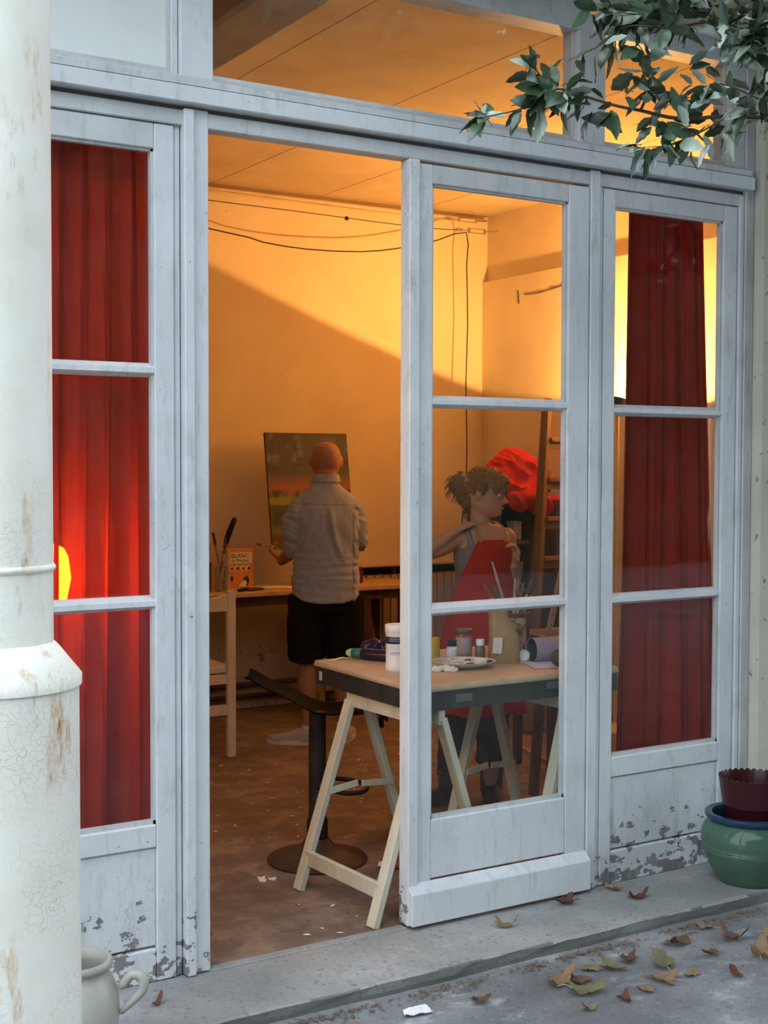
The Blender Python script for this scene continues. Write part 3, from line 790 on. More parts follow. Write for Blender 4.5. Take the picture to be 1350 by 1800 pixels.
LEAVES = [
 # x, y, z, size, material, curl, lobes, label
 ((2.995,-.085,S_), .085,'dry_red',.8,5,'curled reddish leaf on the step by the door post foot'),
 ((3.255,-.165,S_), .080,'dry_red',.7,5,'curled reddish leaf on the step below the right window'),
 ((3.245,-.055,S_), .070,'dry_tan',.7,5,'tan leaf lying against the right window base board'),
 ((2.675,-.155,S_), .080,'dry_tan',.8,5,'tan curled leaf on the step in front of the door'),
 ((1.425,-.155,S_), .045,'dry_red',.9,3,'small rusty leaf on the step below the left window'),
 ((2.590,-.545,G), .125,'dry_tan',.6,5,'broad tan leaf in the gutter, right of the white scrap'),
 ((2.640,-.565,G), .105,'dry_brown',.5,5,'brown leaf tucked under the broad tan gutter leaf'),
 ((2.600,-.650,G), .120,'dry_olive',.35,5,'large flat olive leaf on the asphalt nearest the step'),
 ((2.800,-.555,G), .090,'dry_olive',.6,5,'folded olive leaf on the asphalt near the kerb'),
 ((2.890,-.525,G), .085,'dry_brown',1.,5,'cupped brown leaf standing against the kerb edge'),
 ((2.730,-.515,G), .075,'dry_olive',.3,3,'thin olive leaf flat along the kerb'),
 ((2.955,-.620,G), .125,'dry_olive',.6,3,'large two-toned leaf folded on the middle asphalt'),
 ((2.870,-.700,G), .105,'dry_tan',.7,5,'star shaped tan leaf with upright lobe on the asphalt'),
 ((2.780,-.725,G), .055,'dry_tan',.15,1,'small oval tan leaf below the star shaped leaf'),
 ((2.670,-.755,G), .060,'dry_red',.7,5,'small orange brown leaf beside the large olive leaf'),
 ((2.540,-.750,G), .060,'dry_tan',.6,3,'little tan leaf below the large olive leaf'),
 ((2.985,-.715,G), .055,'dry_tan',.15,1,'round tan leaf right of the star shaped leaf'),
 ((3.100,-.795,G), .060,'dry_red',.7,3,'dark rusty leaf alone on the asphalt at right'),
 ((3.165,-.625,G), .070,'dry_brown',.9,3,'tightly rolled brown leaf on the asphalt'),
 ((3.330,-.560,G), .100,'dry_brown',.8,5,'brown curled leaf between the rolled leaf and planter'),
 ((3.130,-.500,G), .095,'dry_brown',.7,5,'brown crumpled leaf against the kerb below planter'),
 ((3.290,-.720,G), .110,'dry_tan',.8,5,'tan leaf with raised stalk at the right frame edge'),
 ((3.450,-.620,G), .080,'dry_tan',.5,5,'pale tan leaf farthest right on the asphalt'),
 ((2.290,-.545,G), .065,'dry_brown',.7,5,'brown leaf in the gutter just right of white scrap'),
 ((1.880,-.520,G), .075,'dry_tan',.3,1,'yellowish leaf in the gutter left of white scrap'),
 ((3.330,-.435,G), .075,'dry_tan',.4,3,'tan leaf leaning on the kerb in front of planter'),
]
for i, (loc, sz, m_, cu, lb, la) in enumerate(LEAVES):
    dead_leaf(loc, sz, m_, 11+i*3, la, cu, lb)

# scrap of white paper and plant litter in the gutter
bm = bmesh.new(); bmesh.ops.create_grid(bm, x_segments=7, y_segments=5, size=.5)
for v in bm.verts: v.co = Vector((v.co.x*.085 + .01*v.co.y, v.co.y*.045*(1+.5*v.co.x), .010 + .010*noise.noise(Vector((v.co.x*3, v.co.y*3, 5)))))
bmesh.ops.solidify(bm, geom=bm.faces[:], thickness=.0015)
tag(ob('paper_scrap', bm, 'paper_white', loc=(2.085, -.515, G)), 'crumpled white paper scrap lying in the gutter', 'paper')
bm = bmesh.new(); rg = random.Random(5)
def chip(x, y, z, s):
    a = rg.uniform(0, 6.28)
    vs = [bm.verts.new((x + s*math.cos(a+q)*k, y + s*math.sin(a+q)*k, z + rg.uniform(0, s*.5))) for q, k in ((0, 1), (1.9, .5), (3.2, 1), (4.6, .4))]
    top = bm.verts.new((x, y, z + s*.6))
    bm.faces.new(vs)
    for q in range(4): bm.faces.new((vs[q], vs[(q+1) % 4], top))
for k in range(900):
    x = rg.uniform(1.5, 3.8); d = abs(rg.gauss(0, .03))
    if noise.noise(Vector((x*5, 0, 0))) < -.12 and rg.random() < .8: continue
    chip(x, -.372 - d - .012, G, rg.uniform(.003, .012))
for k in range(160): chip(rg.uniform(1.6, 3.8), rg.uniform(-1.0, -.4), G, rg.uniform(.002, .006))
M['litter'] = mat('plant_litter', (.20,.145,.10), (.10,.075,.055), 60, .85)
tag(ob('plant_debris', bm, 'litter'), 'fine brown plant litter along the foot of the step', 'debris', kind='stuff')

# overhanging branch ----------------------------------------------------------
br = thing('overhanging_branch', 'leafy green branch hanging in front of the transom at upper right', 'branch', (2.98, -1.03, 2.6))
O = Vector(br.location)
STEMS = {
 'main': [(3.6,-1.42,2.46),(2.948,-1.013,2.547),(2.744,-.887,2.543),(2.639,-.821,2.567),(2.581,-.785,2.580),(2.499,-.734,2.608),(2.436,-.693,2.628),(2.394,-.669,2.594),(2.335,-.634,2.566),(2.247,-.581,2.545)],
 'tip': [(2.436,-.693,2.628),(2.412,-.678,2.642),(2.390,-.663,2.676),(2.372,-.65,2.70)],
 'up': [(2.639,-.821,2.567),(2.652,-.85,2.64),(2.659,-.828,2.711),(2.614,-.796,2.793)],
 'top': [(3.5,-1.3,2.72),(2.952,-1.006,2.780),(2.807,-.913,2.842),(2.661,-.823,2.841),(2.515,-.733,2.855)],
 'top_low': [(2.80,-.91,2.82),(2.70,-.86,2.80),(2.608,-.792,2.807),(2.543,-.754,2.752),(2.466,-.709,2.710)],
 'low': [(2.92,-1.0,2.56),(2.861,-.959,2.554),(2.772,-.907,2.499),(2.70,-.86,2.468),(2.64,-.83,2.462)],
 'mid': [(3.1,-1.12,2.56),(2.943,-1.008,2.595),(2.833,-.938,2.643),(2.721,-.871,2.601)],
 'edge': [(3.3,-1.2,2.9),(3.05,-1.06,2.86),(2.93,-.98,2.80),(2.86,-.94,2.70)],
}
for k, P in STEMS.items():
    n = len(P); r0_ = .0065 if k == 'main' else .004
    ob('twig', TUBE([Vector(q)-O for q in P], [r0_*(1-.75*i/(n-1)) for i in range(n)], 6, 4, True), 'bark', br, smooth=True)
def leaf_mesh(name, m, wv, droop):
    bm = bmesh.new()
    n = 7; Lr = []; 
    for i in range(n+1):
        t = i/n; hw = .235*math.sin(PI*min(1, t*.97+.02))**.75*(1.1-.35*t) + .02*math.sin(t*22+wv)*(1 if 0 < i < n else 0)
        zc = -droop*t*t + .015*math.sin(t*9+wv)
        Lr.append([bm.verts.new((t, hw, zc + .10*hw*2 + .02*math.sin(t*14+wv))), bm.verts.new((t, 0, zc - .01)), bm.verts.new((t, -hw, zc + .10*hw*2 + .02*math.cos(t*13)))])
    for a, b in zip(Lr, Lr[1:]):
        bm.faces.new((a[0], a[1], b[1], b[0])); bm.faces.new((a[1], a[2], b[2], b[1]))
    me = bpy.data.meshes.new(name); bm.to_mesh(me); bm.free(); me.materials.append(M[m])
    for p in me.polygons: p.use_smooth = True
    return me
LM = [leaf_mesh('leaf_a', 'leaf', 0, .18), leaf_mesh('leaf_b', 'leaf_dark', 2, .35), leaf_mesh('leaf_c', 'leaf_pale', 4, .1), leaf_mesh('leaf_d', 'leaf_dark', 1, .05)]
rg = random.Random(21)
def put_leaf(p, d, s, me, roll):
    d = Vector(d).normalized()
    X = d; Y = Vector((0,0,1)).cross(X)
    if Y.length < .05: Y = Vector((1,0,0))
    Y.normalize(); Z = X.cross(Y)
    m_ = Matrix((X, Y, Z)).transposed().to_4x4() @ Matrix.Rotation(roll, 4, 'X')
    o = bpy.data.objects.new('leaf', me); COL.objects.link(o); o.parent = br
    o.matrix_local = Matrix.Translation(Vector(p)-O) @ m_ @ Matrix.Scale(s, 4)
n_leaf = 0
for k, P in STEMS.items():
    C4 = catmull(P, 8)
    cnt = {'main': 84, 'tip': 10, 'up': 22, 'top': 62, 'top_low': 26, 'low': 34, 'mid': 28, 'edge': 20}[k]
    for i in range(cnt):
        if k == 'main':
            t = rg.random()**.8*.86 if rg.random() < .93 else .97
        elif k == 'top': t = .2 + .8*rg.random()
        else: t = .1 + .9*rg.random()
        f = t*(len(C4)-1); a = int(min(f, len(C4)-2)); p0 = C4[a].lerp(C4[a+1], f-a)
        ax = (C4[a+1]-C4[a]).normalized()
        d = (ax*rg.uniform(.0, 1.0) + Vector((rg.gauss(0, .7), rg.gauss(0, .7), rg.gauss(-.25, .75)))).normalized()
        off = d*rg.uniform(.0, .028) + (Vector((rg.gauss(0, .018), rg.gauss(0, .05), rg.gauss(0, .022))) if k in ('main', 'top', 'low', 'mid') and t < .6 else Vector())
        put_leaf(p0+off, d, rg.uniform(.055, .100), LM[rg.choices((0, 1, 2, 3), (4, 4, 3, 3))[0]], rg.uniform(-1.4, 1.4)); n_leaf += 1
# the many small leaves crowding behind, along the top and the right edge
bm = bmesh.new()
for i in range(230):
    k = rg.choice(('top', 'edge', 'mid', 'main', 'top', 'edge'))
    C4 = catmull(STEMS[k], 8); f = (rg.random()*.5 if k in ('main', 'mid') else rg.random()*.85)*(len(C4)-1); a = int(min(f, len(C4)-2))
    p0 = C4[a].lerp(C4[a+1], f-a) + Vector((rg.gauss(0, .03), rg.gauss(.0, .07), rg.gauss(.015, .045)))
    d = Vector((rg.gauss(0, 1), rg.gauss(0, 1), rg.gauss(-.2, .8))).normalized(); e = d.cross(Vector((rg.gauss(0, 1), rg.gauss(0, 1), rg.gauss(0, 1)))).normalized()
    l_ = rg.uniform(.05, .085); w_ = l_*.21; n_ = d.cross(e)
    vs = [bm.verts.new(p0 - O + q) for q in (Vector(), d*l_*.3 + e*w_ + n_*.006, d*l_*.7 + e*w_*.9 + n_*.006, d*l_, d*l_*.7 - e*w_*.9 + n_*.006, d*l_*.3 - e*w_ + n_*.006)]
    m1, m2 = bm.verts.new(p0 - O + d*l_*.3), bm.verts.new(p0 - O + d*l_*.7)
    for q in ((vs[0], vs[1], m1), (vs[0], m1, vs[5]), (vs[1], vs[2], m2, m1), (m1, m2, vs[4], vs[5]), (vs[2], vs[3], m2), (m2, vs[3], vs[4])): bm.faces.new(q)
lv = ob('leaves', bm, 'leaf_dark', br); lv['kind'] = 'stuff'
# end cluster of the lowest twig tip
tip = Vector((2.247, -.581, 2.545))
for d, s, q, m_ in (((-.6,.3,-.45), .062, .6, 2), ((-.3,.1,.8), .050, -.5, 0), ((.2,0,.9), .042, .3, 2), ((-.8,.4,.25), .055, .2, 0), ((.9,-.5,.15), .075, .9, 2), ((.3,-.2,-.2), .04, .3, 1)):
    put_leaf(tip + Vector((.01, 0, .005)), d, s, LM[m_], q)
for d, s, q, m_ in (((-.8,.4,.3), .05, .4, 0), ((-.5,.2,-.8), .04, .2, 0)):
    put_leaf(Vector((2.372, -.65, 2.70)), d, s, LM[m_], q)
# rest of the tree beyond the frame: it shades the right of the front
bm = bmesh.new(); rg = random.Random(4)
for i in range(20000):
    while True:
        q = Vector((rg.uniform(2.2, 8.0), rg.uniform(-6.0, -.40), rg.uniform(3.06, 4.8)))
        if noise.noise(q*.9) > -.30 and q.x > 2.2 + 1.2*rg.random(): break
    a = Vector((rg.gauss(0,1), rg.gauss(0,1), rg.gauss(0,.6))).normalized()*.075; b = a.cross(Vector((rg.gauss(0,1), rg.gauss(0,1), rg.gauss(0,1)))).normalized()*.055
    vs = [bm.verts.new(q + x) for x in (-a, b, a, -b)]; bm.faces.new(vs)
cn = ob('canopy_foliage', bm, 'leaf_dark', br, loc=-O); cn['kind'] = 'stuff'

# ================================================================ CURTAINS AND LAMPS
def curtain(name, label, x0t, x1t, x0b, x1b, z0, z1, y, seed, nf, amp, m_='curtain'):
    bm = bmesh.new(); rg = random.Random(seed)
    ph = [rg.uniform(0, 6.28) for _ in range(6)]
    nx, nz = 150, 40; g = []
    for i in range(nx+1):
        col = []
        for k in range(nz+1):
            u, v = i/nx, k/nz
            uu = u + .012*math.sin(v*3+ph[0]) + .02*(1-v)*math.sin(u*9+ph[5])
            a = amp*(.75 + .5*(1-v))
            yy = a*(math.sin(uu*nf*2*PI+ph[1]) + .55*math.sin(uu*nf*1.63*2*PI+ph[2]+v*.7) + .3*math.sin(uu*nf*3.1*2*PI+ph[3]-v*1.1))
            xx = (x0t + (x1t-x0t)*u)*v + (x0b + (x1b-x0b)*u)*(1-v) + .5*a*math.cos(uu*nf*2*PI+ph[1])
            col.append(bm.verts.new((xx, y+yy, z0 + (z1-z0)*v + .006*math.sin(u*nf*6.28))))
        g.append(col)
    for i in range(nx):
        for k in range(nz): bm.faces.new((g[i][k], g[i+1][k], g[i+1][k+1], g[i][k+1]))
    return tag(ob(name, bm, m_, smooth=True), label, 'curtain')
curtain('curtain', 'sheer red curtain filling the left window, lamp glow behind', .78, 1.55, .76, 1.56, .36, 2.53, .17, 8, 10, .034)
curtain('curtain', 'red curtain hanging narrow in the right window', 3.455, 3.838, 3.395, 3.925, .40, 2.55, .14, 17, 5, .022, 'curtain_thick')
for x0, x1, la in ((.76, 1.60, 'thin curtain rod over the left red curtain'), (3.3, 3.97, 'thin curtain rod over the right red curtain')):
    t = thing('curtain_rod', la, 'rod', ((x0+x1)/2, .145, 2.555)); h = (x1-x0)/2
    ob('rod', TUBE([(-h, 0, 0), (h, 0, 0)], .007, 8, 1), 'galv', t)
    for s in (-1, 1): ob('bracket', B(s*(h-.03)-.006, s*(h-.03)+.006, -.05, .006, -.012, .012), 'galv', t)

fl = thing('floor_uplighter', 'lit uplighter on a pale pole by the right wall', 'lamp', (LAMP_POS.x, LAMP_POS.y, 0))
H = LAMP_POS.z
tilt = Matrix.Translation((0, 0, H)) @ Matrix.Rotation(R(14), 4, 'Y')
bm = LATHE([(.0, -.10), (.03, -.10), (.055, -.085), (.062, -.01), (.058, -.01), (.050, -.075), (.0, -.08)], 28, cap=False); bm.transform(tilt)
ob('housing', bm, 'black_metal', fl, smooth=True)
bm = LATHE([(.0, -.030), (.048, -.030), (.05, -.022), (.048, -.012), (.0, -.008)], 24, cap=False); bm.transform(tilt)
ob('bulb', bm, 'bulb', fl, smooth=True)
ob('pole', TUBE([(0, 0, .02), (0, 0, H-.09)], .011, 12, 1), 'pipe', fl, smooth=True)
ob('base', LATHE([(.0, 0), (.13, 0), (.13, .012), (.03, .025), (.012, .05), (.0, .05)], 28, cap=False), 'pipe', fl, smooth=True)
ld = bpy.data.lights.new('uplighter_light', 'SPOT'); ld.energy = LAMP_POWER; ld.color = LAMP_COL
ld.spot_size = R(169); ld.spot_blend = .02; ld.shadow_soft_size = .035
lo = bpy.data.objects.new('uplighter_light', ld); COL.objects.link(lo); lo.parent = fl
lo.rotation_mode = 'QUATERNION'; lo.rotation_quaternion = LAMP_AX.to_track_quat('-Z', 'Y'); lo.location = Vector((0, 0, H)) + LAMP_AX*.012

tl = thing('floor_lamp', 'small lit lamp glowing through the left red curtain', 'lamp', (TABLE_LAMP.x, TABLE_LAMP.y, 0))
bm = LATHE([(.100, -.10), (.090, -.03), (.06, .03), (.04, .05), (.036, .05), (.056, .03), (.085, -.03), (.095, -.10)], 32, cap=False)
bm.transform(Matrix.Translation((0, 0, TABLE_LAMP.z)) @ Matrix.Rotation(R(20), 4, (fw.x, fw.y, 0)))
ob('lamp_shade', bm, 'lamp_glow', tl, smooth=True)
ob('pole', TUBE([(0, 0, .02), (0, 0, TABLE_LAMP.z-.02)], .010, 10, 1), 'black_metal', tl, smooth=True)
ob('base', LATHE([(.0, 0), (.12, 0), (.12, .015), (.015, .03), (.0, .03)], 28, cap=False), 'black_metal', tl, smooth=True)

# ================================================================ WORK TABLE NEAR THE DOOR
ZT = .795
t = thing('plywood_table', 'plywood table board with black edge band, on two trestles', 'table', (2.94, .425, 0))
bx = lambda x0, x1, y0, y1, z0, z1: B(x0-2.94, x1-2.94, y0-.425, y1-.425, z0, z1)
ob('board', bx(2.46, 3.36, .06, .79, ZT-.022, ZT), 'ply', t, bevel=.002)
bm = bx(2.458, 3.362, .058, .792, ZT-.018, ZT-.012); 
ob('edge_ply', bm, 'ply_edge', t)
ob('edge_band', bx(2.463, 3.357, .063, .079, ZT-.088, ZT-.022), 'black_paint', t)
ob('edge_band', bx(2.463, 3.357, .771, .787, ZT-.088, ZT-.022), 'black_paint', t)
ob('edge_band', bx(2.463, 2.479, .079, .771, ZT-.088, ZT-.022), 'black_paint', t)
ob('edge_band', bx(3.341, 3.357, .079, .771, ZT-.088, ZT-.022), 'black_paint', t)
ob('tape_patch', bx(2.461, 2.463, .735, .755, ZT-.072, ZT-.038), 'grey_print', t)
ob('tape_patch', bx(2.62, 2.69, .0618, .063, ZT-.065, ZT-.038), 'tape', t)
ob('tape_patch', bx(3.02, 3.09, .0618, .063, ZT-.055, ZT-.028), 'tape', t)

def trestle(loc, rz, label, m='wood_pale', splay=.255, half=.24, h=ZT-.089, top=.25):
    t = thing('trestle', label, 'trestle', loc, rz, 'wooden trestles under the table')
    for s, nm in ((-1, 'top_rail'), (1, 'top_rail')):
        ob('top_rail', BAR((s*.028, -top, h-.026), (s*.028, top, h-.026), .026, .052), m, t, bevel=.002)
        for k in (-1, 1):
            ob('leg', BAR((s*.034, k*half*.97, h-.03), (s*splay, k*half, 0), .045, .026, Vector((1,0,0))), m, t, bevel=.002)
            f = .115/h
        xx = s*(splay - (splay-.034)*(.115/h))
        ob('rung', BAR((xx, -half, .115), (xx, half, .115), .018, .055), m, t, bevel=.002)
    xm = (splay - (splay-.034)*(.36/h))
    ob('hinge_strut', BAR((-xm, half-.035, .355), (-.02, half-.035, .37), .008, .022), m, t)
    ob('hinge_strut', BAR((.0, half-.035, .365), (xm, half-.035, .355), .008, .022), m, t)
    return t
trestle((2.525, .315, 0), R(3), 'pale wooden trestle in the open doorway under the table end')
trestle((3.13, .31, 0), R(8), 'wooden trestle seen through the door glass under the table', 'wood_pale', .23, .235, top=.235)
tag(ob('wooden_plank', BAR((3.80, 1.13, .015), (3.62, .83, .80), .055, .022, Vector((1, 0, 0))), 'wood_old', bevel=.002), 'brown plank leaning on the back edge of the work table', 'plank')

# bar stool
st = thing('bar_stool', 'black bar stool with curved seat and round iron foot', 'stool', (2.492, .825, 0), R(-31.7))
ob('base', LATHE([(.0, 0), (.195, 0), (.197, .008), (.190, .016), (.12, .035), (.07, .058), (.045, .09), (.0, .09)], 40, cap=False), 'brown_iron', st, smooth=True)
ob('column', LATHE([(.0, .085), (.042, .085), (.042, .16), (.034, .17), (.034, .585), (.0, .585)], 24, cap=False), 'black_metal', st, smooth=True)
ob('footrest', TUBE([(.0, -.03, .30), (.10, -.075, .285), (.17, -.06, .283), (.195, .0, .287), (.17, .05, .295), (.09, .07, .305), (.0, .035, .315)], .0095, 10, 6), 'black_metal', st, smooth=True)
bm = bmesh.new(); g = []
prof = [(-.275, .725), (-.265, .728), (-.20, .688), (-.12, .655), (-.05, .615), (.0, .594), (.06, .588), (.13, .594), (.19, .600), (.24, .592), (.275, .565)]
for x, z in prof:
    row = []
    for k in range(9):
        v = k/8*2-1; wd = .125*(1-.25*max(0, -x/.275)**2)
        row.append(bm.verts.new((x, v*wd, z + .025*(v*v-.5)*(1 if x < .2 else .3))))
    g.append(row)
for a, b in zip(g, g[1:]):
    for k in range(8): bm.faces.new((a[k], b[k], b[k+1], a[k+1]))
bmesh.ops.solidify(bm, geom=bm.faces[:], thickness=.018)
ob('seat', bm, 'black_plastic', st, smooth=True)
ob('seat_bracket', BAR((.25, 0, .57), (.25, 0, .525), .02, .02), 'black_metal', st)

# ---- things on the table
tb = thing('plastic_tub', 'white plastic tub with navy label band on the table corner', 'tub', (2.605, .425, ZT))
ob('body', LATHE([(.0, 0), (.039, 0), (.0415, .004), (.0415, .022), (.040, .026), (.040, .135), (.0425, .139), (.0425, .142)], 40, cap=True), 'white_plastic', tb, smooth=True)
ob('lid', LATHE([(.0425, .1425), (.0435, .144), (.0435, .166), (.041, .169), (.036, .168), (.036, .165), (.0, .165)], 40, cap=False), 'white_plastic', tb, smooth=True)
bm = bmesh.new(); lathe(bm, [(.0404, .100), (.0408, .1005), (.0408, .1255), (.0404, .126)], 40, cap=False); ob('navy_band', bm, 'navy', tb, smooth=True)['label'] = 'navy label band'
bm = bmesh.new()
for zz, a0, a1, hh in ((.117, 200, 262, .0025), (.110, 196, 250, .0025), (.093, 205, 268, .002), (.086, 200, 282, .0018), (.080, 204, 255, .0018), (.060, 204, 262, .012)):
    n = 10
    for i in range(n):
        A, B_ = R(a0+(a1-a0)*i/n), R(a0+(a1-a0)*(i+.7)/n)
        r_ = .0411 if zz > .1 else .0404
        vs = [bm.verts.new((math.cos(q)*r_, math.sin(q)*r_, z)) for q, z in ((A, zz), (B_, zz), (B_, zz+hh), (A, zz+hh))]; bm.faces.new(vs)
ob('label_print', bm, 'grey_print', tb)

def bottle(name, label, loc, r, h, capm, bodym, capr=.62, hc=.26):
    t = thing(name, label, 'bottle', loc)
    hb = h*(1-hc)
    ob('body', LATHE([(.0, .001), (r*.94, 0), (r, .004), (r, hb*.80), (r*.92, hb*.9), (r*capr*.9, hb), (.0, hb)], 24, cap=False), bodym, t, smooth=True)
    ob('cap', LATHE([(.0, hb*.985), (r*capr, hb*.985), (r*capr, h*.985), (r*capr*.93, h), (.0, h)], 24, cap=False), capm, t, smooth=True)
    return t
bottle('glue_bottle', 'small clear bottle with black cap behind the plate', (2.885, .470, ZT), .0225, .086, 'black_plastic', 'glue', .72)
bottle('medium_bottle', 'small brown bottle with white screw cap beside paper bag', (3.0, .447, ZT), .0195, .084, 'white_plastic', 'amber', .82)
jr = thing('glass_jar', 'glass jar of murky water with dark flat lid', 'jar', (2.985, .535, ZT))
ob('jar_glass', LATHE([(.0, 0), (.031, 0), (.034, .004), (.034, .085), (.030, .096), (.030, .104)], 32, cap=False), 'jar_glass', jr, smooth=True)
ob('water', LATHE([(.0, .022), (.0315, .022), (.0315, .084), (.0, .084)], 28, cap=False), 'jar_water', jr, smooth=True)
ob('sediment', LATHE([(.0, .003), (.031, .003), (.0315, .0215), (.0, .0215)], 28, cap=False), 'jar_rust', jr, smooth=True)
ob('lid', LATHE([(.0, .1035), (.032, .103), (.0355, .106), (.0355, .112), (.032, .116), (.0, .117)], 32, cap=False), 'lid_dark', jr, smooth=True)

# kraft bag, twisted neck
bg_ = thing('paper_bag', 'brown paper bag with twisted neck and pale label', 'bag', (3.055, .365, ZT), R(-25))
bm = bmesh.new(); rows = []
for k in range(15):
    t_ = k/14; z = .215*t_; row = []
    if t_ < .42: a, b, cx = .057-.004*t_, .044-.006*t_, 0
    else:
        q = (t_-.42)/.58; a, b, cx = .055-.030*q+.010*max(0, q-.75)*4, .041-.024*q**.7, -.030*q
    tw = 1.1*max(0, t_-.5)
    for i in range(28):
        an = 2*PI*i/28; e = .55
        x = a*math.copysign(abs(math.cos(an))**e, math.cos(an)); y = b*math.copysign(abs(math.sin(an))**e, math.sin(an))
        f = 1 + .10*(1-2*abs(noise.noise(Vector((x*28, y*28, z*26)))))*(.35+t_) + .13*max(0, t_-.45)*math.sin(an*6+z*30)
        x, y = x*f, y*f
        row.append(bm.verts.new((cx + x*math.cos(tw)-y*math.sin(tw), x*math.sin(tw)+y*math.cos(tw), z + (.008*math.sin(an*3) if k == 14 else 0))))
    rows.append(row)
for a, b in zip(rows, rows[1:]):
    for i in range(28): bm.faces.new((a[i], a[(i+1) % 28], b[(i+1) % 28], b[i]))
bm.faces.new(rows[0][::-1]); bm.faces.new(rows[-1])
ob('bag', bm, 'kraft', bg_, smooth=True)
lb = Matrix.Translation((-.036, -.0475, .072)) @ Matrix.Rotation(R(3), 4, 'Y')
bm = bmesh.new(); box(bm, -.017, .017, -.003, .001, -.030, .030, lb); ob('label_sticker', bm, 'label_paper', bg_)
bm = bmesh.new()
for k in range(6):
    zz = .022 - k*.006
    box(bm, -.013, .012-.005*(k % 3), -.0036, -.0029, zz, zz+.0018, lb)
box(bm, -.003, .003, -.0036, -.0029, -.026, -.019, lb)
ob('label_print', bm, 'grey_print', bg_)

pl = thing('china_plate', 'white oval plate used as palette, knives and green paint on it', 'plate', (2.845, .335, ZT), R(-31.7))
ob('dish', LATHE([(.0, .002), (.045, .0), (.05, .001), (.075, .010), (.117, .026), (.119, .029), (.115, .029), (.075, .015), (.045, .007), (.0, .006)], 48, cap=False, sy=.78), 'china', pl, smooth=True)
ob('paint_blob', BALL((.02, .02, .020), .026, .017, .012), 'green_paint', pl, smooth=True)['label'] = 'green paint'
ob('paint_blob', BALL((.092, -.01, .026), .018, .010, .006), 'blue_paint', pl, smooth=True)['label'] = 'dark blue paint'
ob('paint_blob', BALL((.022, -.025, .016), .022, .012, .008), 'ink', pl, smooth=True)['label'] = 'black paint'
ob('paint_blob', BALL((.012, -.012, .020), .018, .010, .008), 'white_plastic', pl, smooth=True)['label'] = 'white paint'
dish = thing('small_dish', 'little white dish sitting on the palette plate', 'dish', (2.895, .305, ZT+.012))
ob('dish', LATHE([(.0, 0), (.026, 0), (.032, .014), (.033, .020), (.030, .019), (.024, .006), (.0, .005)], 28, cap=False), 'china', dish, smooth=True)
for i, (a, b, la) in enumerate((((2.755, .395, ZT+.037), (2.842, .318, ZT+.024), 'steel palette knife across the plate, nearer one'), ((2.775, .415, ZT+.040), (2.86, .345, ZT+.026), 'steel palette knife across the plate, farther one'))):
    a, b = Vector(a), Vector(b); t = thing('palette_knife', la, 'knife', a); d = b-a
    ob('blade', BAR((0,0,0), d*.6, .010, .0015), 'steel', t)
    ob('handle', TUBE([d*.58, d*.8, d], [.003, .005, .004], 8, 3, True), 'steel', t, smooth=True)

# big can of brushes
cn = thing('paint_can', 'big worn dark red can full of brushes on the table', 'can', (3.285, .615, ZT))
ob('body', LATHE([(.0, 0), (.066, 0), (.068, .004), (.068, .148), (.0705, .151), (.0705, .157), (.067, .158), (.064, .152), (.064, .02), (.0, .02)], 40, cap=False), 'rust_can', cn, smooth=True)
bm = bmesh.new(); n = 14; rows = []
for z in (.02, .05, .08, .11, .14):
    rows.append([bm.verts.new((math.cos(R(215+70*i/n))*.0688, math.sin(R(215+70*i/n))*.0688, z + .006*noise.noise(Vector((i, z*40, 0))))) for i in range(n+1)])
for a, b in zip(rows, rows[1:]):
    for i in range(n): bm.faces.new((a[i], a[i+1], b[i+1], b[i]))
ob('torn_label', bm, 'can_label', cn)['label'] = 'torn remains of a paper label'
def brush(base, top, label, hm, flat=True, gname=None, k=1.0):
    base, top = Vector(base), Vector(top); d = (top-base); L = d.length; d.normalize()
    t = thing('paint_brush', label, 'brush', base, group=gname)
    if flat:
        ob('handle', TUBE([d*0, d*L*.3, d*L*.62], [.0035*k, .0055*k, .006*k], 8, 3, True), hm, t, smooth=True)
        ob('ferrule', BAR(d*L*.60, d*L*.78, .016*k, .007*k), 'steel', t)
        bm = BAR(d*L*.77, d*L, .017*k, .007*k); ob('bristles', bm, 'bristle', t)
    else:
        ob('handle', TUBE([d*0, d*L*.5, d*L], [.004*k, .006*k, .003*k], 8, 3, True), hm, t, smooth=True)
        ob('ferrule', TUBE([d*-.01, d*.03], .004, 8, 1), 'steel', t)
        ob('bristles', TUBE([d*-.05, d*-.03, d*-.008], [.001, .005, .004], 8, 2, True), 'bristle', t)
r_ = random.Random(9)
rv = Vector((math.cos(yaw), -math.sin(yaw), 0)); dv = Vector((math.sin(yaw), math.cos(yaw), 0))
spec = [(-.115, .03, .265, 'brush_wood', 1, 'wide grey brush leaning far left in the red can'),
        (-.085, -.02, .27, 'brush_wood', 1, 'grey brush leaning left in front in the red can'),
        (-.055, .02, .255, 'brush_wood', 0, 'thin handled brush upright left in the red can'),
        (-.085, .0, .36, 'brush_wood', 0, 'longest pale handle sticking out of the red can'),
        (.010, .01, .29, 'brush_wood', 0, 'pale thin handle in the middle of the red can'),
        (.040, -.02, .275, 'brush_wood', 1, 'grey flat brush right of centre in the red can'),
        (.035, .03, .36, 'brush_red', 1, 'tall orange brush standing in the red can'),
        (.075, .0, .29, 'brush_wood', 1, 'grey brush leaning right in the red can'),
        (.105, .02, .28, 'brush_wood', 1, 'dark flat brush farthest right in the red can')]
cb = Vector((3.285, .615, ZT))
for dx, dy, h, m_, fl_, la in spec:
    base = cb + rv*(dx*-.12) + dv*(dy*.4) + Vector((0, 0, .03)); top = cb + rv*dx + dv*dy + Vector((0, 0, h))
    brush(base, top, la, m_, bool(fl_), 'brushes in the red can', 1.35)

